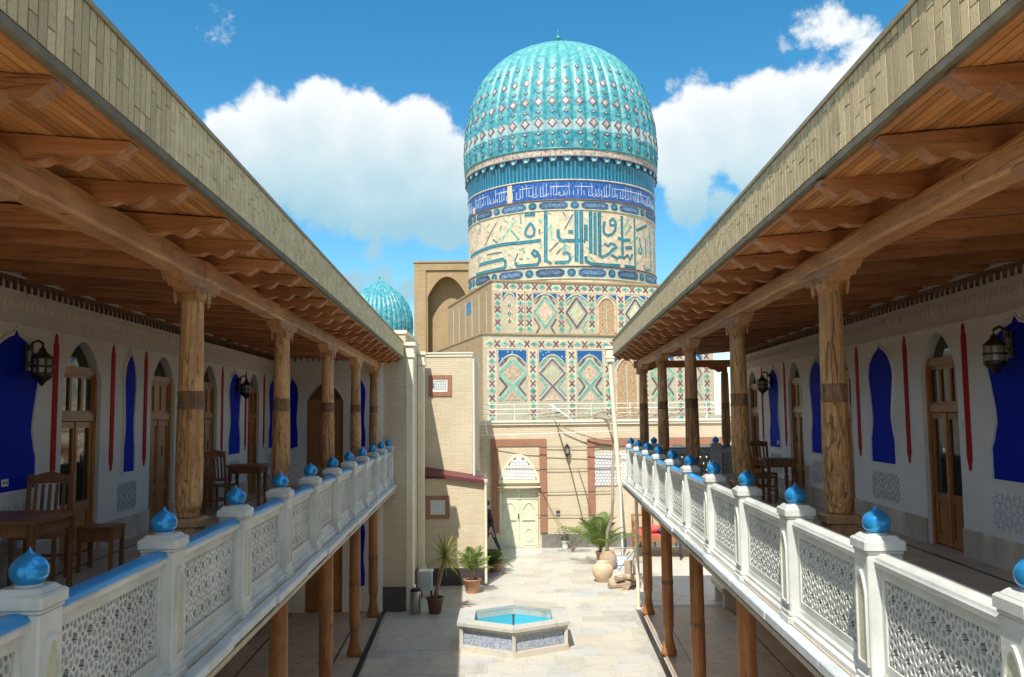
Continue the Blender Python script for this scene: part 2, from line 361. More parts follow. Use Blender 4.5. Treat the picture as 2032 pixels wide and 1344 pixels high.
def glassmat():
    m, nt, b = newmat('dark_window_glass'); t = NT(nt)
    b.inputs['Base Color'].default_value = (0.015, 0.018, 0.016, 1); b.inputs['Roughness'].default_value = 0.04
    b.inputs['Specular IOR Level'].default_value = 0.9
    t.l(t.bump(t.noise(t.coords(), 2.0, 2), 0.05, 0.02), b.inputs['Normal']); return m
M['glass'] = glassmat()
def watermat():
    m, nt, b = newmat('pool_water'); t = NT(nt)
    nt.nodes.remove(b); o = nt.nodes['Material Output']; nb = t.bump(t.noise(t.coords(), 9.0, 3), 0.15, 0.02)
    tr = t.n('ShaderNodeBsdfTransparent'); tr.inputs[0].default_value = (0.70, 0.96, 1.0, 1)
    gl = t.n('ShaderNodeBsdfGlossy'); gl.inputs['Roughness'].default_value = 0.03; t.l(nb, gl.inputs['Normal'])
    fr = t.n('ShaderNodeFresnel'); fr.inputs[0].default_value = 1.33; t.l(nb, fr.inputs['Normal'])
    ms = t.n('ShaderNodeMixShader'); t.l(fr.outputs[0], ms.inputs[0]); t.l(tr.outputs[0], ms.inputs[1]); t.l(gl.outputs[0], ms.inputs[2]); t.l(ms.outputs[0], o.inputs[0]); return m
M['water'] = watermat()
M['poolblue'] = paint('pool_lining', (0.02, 0.58, 0.70), 0.35, 0.08, 6.0, 0.1, 30)
def marble():
    m, nt, b = newmat('courtyard_marble'); t = NT(nt); v = t.coords(); oi = t.n('ShaderNodeObjectInfo')
    n = t.noise(v, 3.4, 8, 0.68, 1.2)
    col = t.ramp(n, (0.28, (0.36, 0.35, 0.33)), (0.44, (0.57, 0.54, 0.48)), (0.60, (0.53, 0.535, 0.525)), (0.74, (0.56, 0.45, 0.34)))
    k = t.ramp(oi.outputs['Random'], (0.0, (0.88, 0.86, 0.83)), (0.35, (1.05, 1.02, 0.95)), (0.65, (0.94, 0.97, 1.02)), (0.9, (1.10, 1.06, 1.0)), (1.0, (0.90, 0.78, 0.68)))
    ge = t.n('ShaderNodeNewGeometry'); st = t.noise(ge.outputs['Position'], 1.1, 7, 0.68, 0.6)
    col = t.mix(1.0, t.mix(1.0, col, k, 'MULTIPLY'), t.ramp(st, (0.30, (0.66, 0.70, 0.72)), (0.46, (0.90, 0.91, 0.90)), (0.60, (0.97, 0.95, 0.90)), (0.75, (0.80, 0.72, 0.62))), 'MULTIPLY')
    t.l(col, b.inputs['Base Color'])
    t.l(t.ramp(t.noise(v, 7, 4), (0.3, (0.3, 0.3, 0.3)), (0.8, (0.6, 0.6, 0.6))), b.inputs['Roughness'])
    t.l(t.bump(t.noise(v, 30, 5), 0.12, 0.005), b.inputs['Normal']); return m
M['marble'] = marble()
M['grout'] = paint('grout', (0.36, 0.34, 0.30), 0.9, 0.2, 10)
M['ground'] = paint('dusty_ground', (0.33, 0.28, 0.21), 0.95, 0.25, 0.4, 0.5, 8)
def poolmosaic():
    m, nt, b = newmat('blue_pool_mosaic'); t = NT(nt); v = t.coords(jitter=False)
    vo = t.n('ShaderNodeTexVoronoi', feature='DISTANCE_TO_EDGE'); vo.inputs['Scale'].default_value = 22; t.l(v, vo.inputs['Vector'])
    wv = t.n('ShaderNodeTexNoise'); wv.inputs['Scale'].default_value = 14; t.l(v, wv.inputs['Vector'])
    col = t.mix(t.ramp(vo.outputs['Distance'], (0.05, (0, 0, 0)), (0.14, (1, 1, 1))), (0.42, 0.45, 0.50), t.ramp(wv.outputs[0], (0.35, (0.16, 0.20, 0.29)), (0.65, (0.28, 0.33, 0.40))))
    t.l(col, b.inputs['Base Color']); b.inputs['Roughness'].default_value = 0.35; return m
M['poolmosaic'] = poolmosaic()
# tilework of the mosque
M['tan'] = brick('tan_brick', (0.50, 0.36, 0.20), (0.43, 0.305, 0.165), (0.40, 0.30, 0.18), 0.42, 0.11, msize=0.012)
def mosaicmat():
    m, nt, b = newmat('brick_mosaic'); t = NT(nt)
    tc = t.n('ShaderNodeTexCoord'); sp = t.n('ShaderNodeSeparateXYZ'); t.l(tc.outputs['Object'], sp.inputs[0])
    a = t.math('ADD', t.math('ADD', sp.outputs[0], sp.outputs[1]), sp.outputs[2]); c = t.math('SUBTRACT', t.math('ADD', sp.outputs[0], sp.outputs[1]), sp.outputs[2])
    cb = t.n('ShaderNodeCombineXYZ'); t.l(a, cb.inputs[0]); t.l(c, cb.inputs[1])
    br = t.n('ShaderNodeTexBrick'); t.l(cb.outputs[0], br.inputs['Vector'])
    for k, v in (('Scale', 1.0), ('Mortar Size', 0.03), ('Brick Width', 0.36), ('Row Height', 0.18)): br.inputs[k].default_value = v
    br.inputs['Color1'].default_value = (0.64, 0.44, 0.27, 1); br.inputs['Color2'].default_value = (0.44, 0.36, 0.24, 1); br.inputs['Mortar'].default_value = (0.34, 0.47, 0.38, 1)
    n = t.noise(tc.outputs['Object'], 5.0, 4); n2 = t.noise(tc.outputs['Object'], 0.8, 4)
    col = t.mix(t.ramp(n, (0.58, (0, 0, 0)), (0.68, (0.8, 0.8, 0.8))), br.outputs['Color'], (0.30, 0.42, 0.33))
    col = t.mix(t.ramp(n2, (0.5, (0, 0, 0)), (0.75, (0.5, 0.5, 0.5))), col, (0.62, 0.36, 0.27))
    t.l(col, b.inputs['Base Color']); b.inputs['Roughness'].default_value = 0.7
    t.l(t.bump(br.outputs['Fac'], 0.4, 0.01), b.inputs['Normal']); return m
M['mosaic'] = mosaicmat()
M['tgreen'] = paint('green_tile', (0.13, 0.38, 0.27), 0.4, 0.35, 5.0, 0.2, 14, rnd=0.25, tint=(0.22, 0.47, 0.37))
M['tteal'] = paint('teal_tile', (0.03, 0.27, 0.30), 0.3, 0.3, 4.0, 0.2, 14, rnd=0.15)
M['tdark'] = paint('dark_purple_tile', (0.17, 0.115, 0.14), 0.5, 0.4, 5.0, 0.2, 14, rnd=0.25)
M['tnavy'] = paint('navy_tile', (0.035, 0.05, 0.115), 0.4, 0.4, 6.0, 0.2, 14, rnd=0.25, tint=(0.08, 0.14, 0.24))
M['tpale'] = paint('pale_tile', (0.48, 0.53, 0.42), 0.5, 0.25, 5.0, 0.2, 14)
M['tcream'] = paint('cream_tile_ground', (0.58, 0.45, 0.295), 0.65, 0.25, 4.0, 0.25, 14, tint=(0.64, 0.52, 0.37))
M['tpink'] = paint('pink_tile', (0.62, 0.36, 0.28), 0.6, 0.3, 7.0, 0.2, 14, tint=(0.62, 0.52, 0.36), rnd=0.2)
M['tyellow'] = paint('yellow_field_tile', (0.60, 0.53, 0.30), 0.6, 0.25, 9.0, 0.2, 14, tint=(0.52, 0.56, 0.40), rnd=0.2)
M['twhite'] = paint('white_tile', (0.66, 0.70, 0.68), 0.4, 0.1, 4.0, 0.1, 14)
def spandrelmat(name, dark, mid, spot, s=5.5, w=0.26):
    m, nt, b = newmat(name); t = NT(nt); v = t.coords(jitter=False)
    vo = t.n('ShaderNodeTexVoronoi'); vo.inputs['Scale'].default_value = s; t.l(v, vo.inputs['Vector'])
    col = t.mix(t.noise(v, 8, 4), dark, mid)
    col = t.mix(t.ramp(vo.outputs['Distance'], (w-0.10, (1, 1, 1)), (w, (0, 0, 0))), col, spot)
    t.l(col, b.inputs['Base Color']); b.inputs['Roughness'].default_value = 0.3; return m
M['spandrel'] = spandrelmat('blue_spandrel_tile', (0.012, 0.05, 0.24), (0.03, 0.15, 0.36), (0.30, 0.50, 0.62))
M['lattice'] = spandrelmat('brick_window_lattice', (0.45, 0.28, 0.15), (0.52, 0.36, 0.20), (0.10, 0.07, 0.05), 13.0, 0.34)
def domemat(name, white_z=None):
    m, nt, b = newmat(name); t = NT(nt); tc = t.n('ShaderNodeTexCoord'); sp = t.n('ShaderNodeSeparateXYZ'); t.l(tc.outputs['Object'], sp.inputs[0])
    v = t.coords((1, 1, 0.45))
    n = t.noise(v, 1.4, 7, 0.62); fine = t.noise(t.coords((1, 1, 3)), 9, 4)
    col = t.ramp(n, (0.25, (0.012, 0.17, 0.26)), (0.47, (0.03, 0.33, 0.40)), (0.66, (0.09, 0.46, 0.46)), (0.80, (0.42, 0.66, 0.62)))
    col = t.mix(t.math('MULTIPLY', fine, 0.5), col, (0.02, 0.24, 0.33))
    sk = t.noise(t.coords((1, 1, 1)), 5.5, 5, 0.7)
    vc = t.n('ShaderNodeTexVoronoi'); vc.inputs['Scale'].default_value = 5.0; t.l(t.coords((1, 1, 1)), vc.inputs['Vector']); vs_ = t.n('ShaderNodeSeparateXYZ'); t.l(vc.outputs['Color'], vs_.inputs[0])
    col = t.mix(0.6, col, t.ramp(vs_.outputs[0], (0.0, (0.01, 0.16, 0.27)), (0.35, (0.03, 0.34, 0.40)), (0.7, (0.09, 0.45, 0.43)), (0.9, (0.36, 0.58, 0.52)), (1.0, (0.50, 0.55, 0.50))))
    col = t.mix(t.ramp(sk, (0.50, (0, 0, 0)), (0.72, (0.62, 0.62, 0.62))), col, (0.34, 0.60, 0.56))
    col = t.mix(t.ramp(sk, (0.30, (0.55, 0.55, 0.55)), (0.46, (0, 0, 0))), col, (0.02, 0.20, 0.30))
    if white_z:
        up = t.n('ShaderNodeMapRange'); t.l(sp.outputs[2], up.inputs[0]); up.inputs[1].default_value = 19.0; up.inputs[2].default_value = 24.5
        col = t.mix(t.math('MULTIPLY', up.outputs[0], 0.45), col, (0.16, 0.55, 0.46))
        w = t.math('SUBTRACT', 1.0, t.math('MULTIPLY', t.math('ABSOLUTE', t.math('SUBTRACT', sp.outputs[2], white_z)), 2.0))
        wn = t.ramp(t.math('ADD', w, t.math('MULTIPLY', t.noise(v, 3, 5), 0.9)), (0.85, (0, 0, 0)), (1.3, (0.7, 0.7, 0.7)))
        col = t.mix(wn, col, (0.56, 0.68, 0.64))
        pt = t.ramp(t.noise(t.coords((1, 1, 0.25)), 1.1, 5, 0.7), (0.64, (0, 0, 0)), (0.70, (0.8, 0.8, 0.8)))
        col = t.mix(pt, col, (0.55, 0.60, 0.48))
    col = t.mix(1.0, col, (0.74, 0.78, 0.82), 'MULTIPLY')
    t.l(col, b.inputs['Base Color'])
    t.l(t.ramp(fine, (0.3, (0.30, 0.30, 0.30)), (0.7, (0.55, 0.55, 0.55))), b.inputs['Roughness'])
    t.l(t.bump(fine, 0.25, 0.03), b.inputs['Normal']); return m
M['dome'] = domemat('turquoise_dome_tile', 18.75)
M['dome2'] = domemat('turquoise_far_dome_tile')
def stripemat(name, c1, c2, c3, n_around, script=False):
    m, nt, b = newmat(name); t = NT(nt); tc = t.n('ShaderNodeTexCoord'); sp = t.n('ShaderNodeSeparateXYZ'); t.l(tc.outputs['Object'], sp.inputs[0])
    ang = t.math('ARCTAN2', sp.outputs[0], sp.outputs[1]); k = t.math('SINE', t.math('MULTIPLY', ang, n_around))
    cb = t.n('ShaderNodeCombineXYZ'); t.l(t.math('MULTIPLY', ang, 5.1), cb.inputs[0]); t.l(t.math('MULTIPLY', sp.outputs[2], 1.0), cb.inputs[1])
    nz = t.noise(cb.outputs[0], 3.0, 6, 0.65)
    if script:
        mp = t.n('ShaderNodeMapping'); mp.inputs['Scale'].default_value = (2.2, 1.0, 1); t.l(cb.outputs[0], mp.inputs[0])
        wv = t.noise(mp.outputs[0], 3.2, 2, 0.5, 2.2)
        lines = t.ramp(wv, (0.44, (0, 0, 0)), (0.5, (1, 1, 1)), (0.56, (0, 0, 0)))
        col = t.mix(t.math('MULTIPLY', lines, 0.75), t.mix(nz, c1, c2), c3)
    else:
        col = t.mix(t.ramp(k, (0.3, (0, 0, 0)), (0.7, (1, 1, 1))), c1, c2); col = t.mix(t.ramp(nz, (0.45, (0, 0, 0)), (0.7, (0.8, 0.8, 0.8))), col, c3)
    t.l(col, b.inputs['Base Color']); b.inputs['Roughness'].default_value = 0.3
    t.l(t.bump(k, 0.3, 0.03), b.inputs['Normal']); return m
M['flutes'] = stripemat('teal_flute_tile', (0.015, 0.10, 0.20), (0.05, 0.32, 0.38), (0.02, 0.17, 0.30), 150)
M['bluescript'] = stripemat('blue_inscription_tile', (0.008, 0.04, 0.24), (0.015, 0.10, 0.36), (0.10, 0.24, 0.50), 60, True)
M['skin'] = paint('skin', (0.50, 0.30, 0.22), 0.55, 0.08, 6, 0.1, 40)
M['hair'] = paint('dark_hair', (0.03, 0.018, 0.012), 0.6, 0.3, 40, 0.4, 60)
M['jacket'] = paint('black_jacket', (0.025, 0.022, 0.024), 0.8, 0.3, 9, 0.4, 30)
M['jeans'] = paint('dark_jeans', (0.035, 0.042, 0.075), 0.85, 0.25, 12, 0.4, 40)
M['shoe'] = paint('black_shoe', (0.012, 0.012, 0.013), 0.4, 0.2, 10, 0.1, 40)

# ------------------------------------------------------------------ the two galleries
TH = 0.0437; FLOOR = 2.87; LB, LC, LW = 1.857, 2.149, 4.42
CT, ST_ = math.cos(TH), math.sin(TH)
def GW(s, L, t, z): return (s*(CT*L + ST_*t), -ST_*L + CT*t, z)      # gallery frame -> world
def T(Y, L): return Y + ST_*L                                         # depth Y -> distance along the gallery
def zslope(L): return (L - 2.06)*0.0727                               # the ceiling rises towards the wall
TEND = {-1: 20.40, 1: 20.45}; TBEG = 0.6

def arch(t0, t1, zs, za, n=10):
    """pointed arch from spring (t0,zs) over the apex to (t1,zs)"""
    c = (t0+t1)/2; w = (t1-t0)/2; pts = []
    for i in range(n+1):
        a = i/n; pts.append((t0 + w*a, zs + (za-zs)*math.sin(a*math.pi/2)**0.8 if a > 0 else zs))
    pts += [(2*c - p[0], p[1]) for p in pts[-2::-1]]
    return pts
def wall_with_openings(mb, a, b, z0, z1, t0, t1, ops, axis='x', mi=0):
    """wall slab between a and b across `axis`, running t0..t1, with arched openings (o0,o1,zs,za)"""
    cur = t0
    for (o0, o1, zs, za) in sorted(ops):
        mb.prism([(cur, z0), (o0, z0), (o0, z1), (cur, z1)], axis, a, b, mi)
        lo = arch(o0, o1, zs, za); mb.strip_prism(lo, [(p[0], z1) for p in lo], axis, a, b, mi)
        cur = o1
    mb.prism([(cur, z0), (t1, z0), (t1, z1), (cur, z1)], axis, a, b, mi)

# girih strapwork: lines of a 3.4.6.4 net, cut to a rectangle
def girih_segments(w, h, a, ang=60.0, ox=0.0, oy=0.0):
    d = a*(1+math.sqrt(3)); segs = []; fills = []; hexes = []; seen = set()
    al = R(ang)
    def poly(c, n, rot):
        rr = a/(2*math.sin(math.pi/n)); return [(c[0]+rr*math.cos(rot+2*math.pi*k/n), c[1]+rr*math.sin(rot+2*math.pi*k/n)) for k in range(n)]
    def star(pg):
        n = len(pg); cx = sum(p[0] for p in pg)/n; cy = sum(p[1] for p in pg)/n
        beta = math.pi*(n-2)/n/2; ln = (a/2)*math.sin(beta)/math.sin(math.pi-al-beta)
        ms = [((pg[i][0]+pg[(i+1)%n][0])/2, (pg[i][1]+pg[(i+1)%n][1])/2) for i in range(n)]
        for i in range(n):
            m0, m1, V = ms[i], ms[(i+1)%n], pg[(i+1)%n]
            # p on the line centre-V
            e = (V[0]-m0[0], V[1]-m0[1]); el = math.hypot(*e); e = (e[0]/el, e[1]/el)
            nn = (-e[1], e[0])
            if (cx-m0[0])*nn[0] + (cy-m0[1])*nn[1] < 0: nn = (-nn[0], -nn[1])
            p = (m0[0]+ln*(e[0]*math.cos(al)+nn[0]*math.sin(al)), m0[1]+ln*(e[1]*math.cos(al)+nn[1]*math.sin(al)))
            segs.append((m0, p)); segs.append((p, m1))
    N = int(max(w, h)/d)+4
    for i in range(-N, N+1):
        for j in range(-N, N+1):
            x = d*(i+0.5*j)+ox; y = d*j*math.sqrt(3)/2+oy
            if abs(x) > w/2+d or abs(y) > h/2+d: continue
            hx = poly((x, y), 6, 0.0+math.pi/6); star(hx); hexes.append((x, y, hx))
            for k in range(3):
                t = k*math.pi/3; c = (x+d/2*math.cos(t), y+d/2*math.sin(t))
                q = poly(c, 4, t+math.pi/4); star(q); fills.append(q)
            for k in (0, 1):
                t = math.pi/6 + k*math.pi/3; dd = d/math.sqrt(3); c = (x+dd*math.cos(t), y+dd*math.sin(t))
                q = poly(c, 3, t+math.pi); star(q); fills.append(q)
    return segs, fills, hexes
def clip(p, q, w, h):
    x0, y0 = p; dx, dy = q[0]-p[0], q[1]-p[1]; t0, t1 = 0.0, 1.0
    for pp, qq in ((-dx, x0+w/2), (dx, w/2-x0), (-dy, y0+h/2), (dy, h/2-y0)):
        if abs(pp) < 1e-12:
            if qq < 0: return None
            continue
        r = qq/pp
        if pp < 0: t0 = max(t0, r)
        else: t1 = min(t1, r)
        if t0 >= t1: return None
    return (x0+t0*dx, y0+t0*dy), (x0+t1*dx, y0+t1*dy)
def girih_mesh(name, w, h, a, sw, d0, d1, mats, backplate=None, ang=60.0):
    """strapwork in the y(w)-z(h) plane, relief along x from d0 (back) to d1 (front)"""
    mb = MB(); segs, fills, hexes = girih_segments(w, h, a, ang)
    for k, (p, q) in enumerate(segs):
        c = clip(p, q, w, h)
        if not c: continue
        (x0, y0), (x1, y1) = c; l = math.hypot(x1-x0, y1-y0)
        if l < 1e-4: continue
        nx, ny = -(y1-y0)/l*sw/2, (x1-x0)/l*sw/2; f = d1 + (1 if d1 > d0 else -1)*(k % 9)*0.00025
        P = [(x0-nx, y0-ny), (x1-nx, y1-ny), (x1+nx, y1+ny), (x0+nx, y0+ny)]
        vs = [(d0, u, v) for u, v in P] + [(f, u, v) for u, v in P]
        mb.add(vs, [(4,5,6,7), (0,1,5,4), (2,3,7,6), (3,2,1,0)], 0)
    if backplate is not None:
        z = backplate
        ins = lambda pg: all(abs(u) <= w/2+0.03 and abs(v) <= h/2+0.03 for u, v in pg)
        for pg in fills:
            if ins(pg): mb.add([(z, u, v) for u, v in pg], [tuple(range(len(pg)))], 1)
        for i, (x, y, hx) in enumerate(hexes):
            if not ins(hx): continue
            k = 0.40
            inn = [(x+(u-x)*k, y+(v-y)*k) for u, v in hx]
            for j in range(6):
                jj = (j+1) % 6; mb.add([(z, *hx[j]), (z, *hx[jj]), (z, *inn[jj]), (z, *inn[j])], [(0,1,2,3)], 1)
    return mb.mesh(name, mats, recalc=False)

UNIT = MB().box(-.5, .5, -.5, .5, -.5, .5).mesh('slip', M['fascia'])
NICHE = [(.95,.86),(.95,1.16),(.86,1.24),(.80,1.33),(.74,1.42),(.76,1.55),(.88,1.80),(.98,1.98),(.95,2.08),(.82,2.19),(.60,2.27),(.34,2.33),(.13,2.36),(.07,2.40),(0,2.43)]
def niche_poly(c, w, z0=0.0, k=1.0):
    r = [(c + h*w/2*k, z0+z) for h, z in NICHE]; return r + [(2*c - p[0], p[1]) for p in r[-2::-1]]

# shared meshes: joist, capital, columns
def joist_mesh():
    top = lambda L: 5.74 + zslope(L)
    bot = [(1.555, .03), (1.585, .045), (1.615, .08), (1.65, .10), (1.69, .095), (1.72, .07), (1.75, .075), (1.79, .115), (1.83, .135), (1.87, .13), (1.90, .105), (1.94, .11), (1.98, .128), (2.06, .13), (3.2, .13), (4.42, .13)]
    mb = MB()
    for (a, da), (b, db) in zip(bot[:-1], bot[1:]):
        vs = []
        for L, d in ((a, da), (b, db)):
            for y in (-.055, .055): vs += [(L, y, top(L)-d), (L, y, top(L)-.004)]
        fs = [(0,4,6,2), (1,3,7,5), (0,1,5,4), (2,6,7,3)]
        if a == 1.555: fs.append((0,2,3,1))
        if b == 4.42: fs.append((4,5,7,6))
        mb.add(vs, fs)
    return mb
JO = {1: joist_mesh().mesh('joist', M['joist'])}
_j = joist_mesh(); _j.v = [(-x, y, z) for x, y, z in _j.v]; JO[-1] = _j.mesh('joist', M['joist'])
def capital_mesh():
    mb = MB(); h = [(-.50,.10),(-.45,.05),(-.40,.06),(-.34,.02),(-.28,.04),(-.21,.0),(-.15,.01),(-.10,-.005),(.10,-.005),(.15,.01),(.21,.0),(.28,.04),(.34,.02),(.40,.06),(.45,.05),(.50,.10)]
    low = [(y, 5.37+z) for y, z in h]; mb.strip_prism(low, [(p[0], 5.482) for p in low], 'x', -.075, .075)
    mb.lathe([(.083, 5.31), (.095, 5.335), (.105, 5.37)], 16)
    for sx in (-1, 1):                                            # carved drops either side of the column head
        for y in (-.14, 0, .14): mb.prism([(y-.05, 5.40), (y+.05, 5.40), (y+.03, 5.33), (y, 5.28), (y-.03, 5.33)], 'x', sx*.075, sx*.090)
    return mb.mesh('capital', M['beam'])
CAP = capital_mesh()
def column_meshes():
    r = random.Random(3)
    shaft = [(.094,3.75),(.102,3.80),(.103,4.0),(.100,4.25),(.096,4.48)]
    up = [(.093,4.62),(.090,4.9),(.085,5.15),(.082,5.31)]
    def wob(prof, n, seed):
        mb = MB(); mb.lathe(prof, n)
        return mb
    lo = wob(shaft, 20, 1).mesh('shaft_lower', M['carved']); hi = wob(up, 20, 2).mesh('shaft_upper', M['column'])
    ring = MB().lathe([(.096,4.48),(.100,4.485),(.100,4.50),(.095,4.51),(.095,4.59),(.098,4.60),(.098,4.615),(.093,4.62)], 20, cap=False).mesh('carved_ring', M['ring'])
    foot = MB().lathe([(.065,3.66),(.078,3.665),(.080,3.68),(.080,3.70),(.09,3.72),(.094,3.75)], 20).mesh('shaft_foot', M['carved'])
    ped = MB().bbox(-.105,.105,-.105,.105,FLOOR,3.60,.012); ped.bbox(-.125,.125,-.125,.125,3.60,3.66,.012); ped.bbox(-.125,.125,-.125,.125,FLOOR,FLOOR+.1,.012)
    ped = ped.mesh('pedestal', M['plinthwood'])
    return lo, hi, ring, foot, ped
M['plinthwood'] = wood('pedestal_wood', (0.42, 0.27, 0.14), (0.28, 0.15, 0.07), 'z')
COLM = column_meshes()
LOWP = [(.13,0),(.14,.02),(.14,.06),(.12,.12),(.085,.30),(.078,.42),(.09,.50),(.105,.55),(.098,.58),(.098,.62),(.102,.66),(.104,1.0),(.103,1.3)]
LOWP2 = [(.103,1.38),(.101,1.9),(.097,2.62)]
LOWM = (MB().lathe(LOWP, 20).mesh('shaft_lower', M['lowcol']), MB().lathe(LOWP2, 20).mesh('shaft_upper', M['lowcol']),
        MB().lathe([(.103,1.3),(.107,1.305),(.107,1.375),(.103,1.38)], 20, cap=False).mesh('carved_ring', M['ring']),
        MB().lathe([(.15,2.62),(.16,2.66),(.13,2.70),(.13,2.745)], 4).mesh('capital', M['lowcol']))

GP = girih_mesh('relief_panel', .92, .36, .088, .010, 0, .006, [M['girih']])
GPm = girih_mesh('relief_panel', .92, .36, .088, .010, 0, -.006, [M['girih']])

def make_door(G, s, t0, t1, zb, L, glazed, rev=.12, name='door', head=2.14, zs=1.98, za=2.42):
    """double door set back in an arched opening; t along the wall, doors face the courtyard (towards smaller L)"""
    D = empty(name, parent=G); x = s*(L+rev); w = t1-t0; c = (t0+t1)/2
    def bx(mb, ta, tb, za_, zb_, d0=0.0, d1=.05, mi=0):
        mb.box(min(s*(L+rev+d0-.05), s*(L+rev+d1-.05)), max(s*(L+rev+d0-.05), s*(L+rev+d1-.05)), ta, tb, zb+za_, zb+zb_, mi); return mb
    fr = MB(); bx(fr, t0, t0+.06, 0, head, -.02, .06); bx(fr, t1-.06, t1, 0, head, -.02, .06)
    bx(fr, t0, t1, head-.09, head, -.025, .06); bx(fr, t0, t1, head-.62, head-.54, -.02, .06)
    fr.build('frame', M['door'], D)
    for i, (a, b) in enumerate(((t0+.06, c), (c, t1-.06))):       # two leaves
        lf = MB(); st = .055; g = .006
        a += g; b -= g; h1 = head-.63
        bx(lf, a, a+st, .02, h1); bx(lf, b-st, b, .02, h1); bx(lf, a+st, b-st, .02, .12); bx(lf, a+st, b-st, .50, .60); bx(lf, a+st, b-st, h1-.07, h1)
        bx(lf, a+st, b-st, .12, .50, .018, .035); bx(lf, a+st+.03, b-st-.03, .16, .46, .008, .03)
        if not glazed:
            bx(lf, a+st, b-st, .60, h1-.07, .018, .035); bx(lf, a+st+.03, b-st-.03, .66, h1-.13, .008, .03)
        o = lf.build('leaf', M['door'], D)
        if glazed: bx(MB(), a+st, b-st, .60, h1-.07, .02, .028).build('pane', M['glass'], D)
    for k in range(3):                                            # transom lights
        a = t0+.06+(w-.12)*k/3; b = a+(w-.12)/3
        m = MB(); bx(m, a, a+.03, head-.54, head-.09, 0, .05); bx(m, b-.03, b, head-.54, head-.09, 0, .05); bx(m, a+.03, b-.03, head-.54, head-.50, 0, .05); bx(m, a+.03, b-.03, head-.13, head-.09, 0, .05)
        m.build('transom_frame', M['door'], D)
        bx(MB(), a+.03, b-.03, head-.50, head-.13, .02, .03).build('pane', M['glass'] if glazed else M['door'], D)
    bx(MB(), c-.02, c+.02, .02, head-.63, -.012, .03).build('astragal', M['door'], D)
    m = MB(); m.tube([(s*(L+rev-.09), c+.07, zb+1.0), (s*(L+rev-.09), c+.07, zb+1.14)], .009, 6); m.build('handle', M['bronze'], D)
    lo = arch(t0, t1, zs, za); lun = [(p[0], max(p[1], head)) for p in lo if True]
    m = MB()
    poly = [(t0, head)] + [(p[0], p[1]) for p in lo if p[1] > head+.002] + [(t1, head)]
    m.prism([(y, zb+z) for y, z in poly], 'x', s*(L+rev-.01), s*(L+rev+.01)); m.build('lunette', M['glass'], D)
    return D

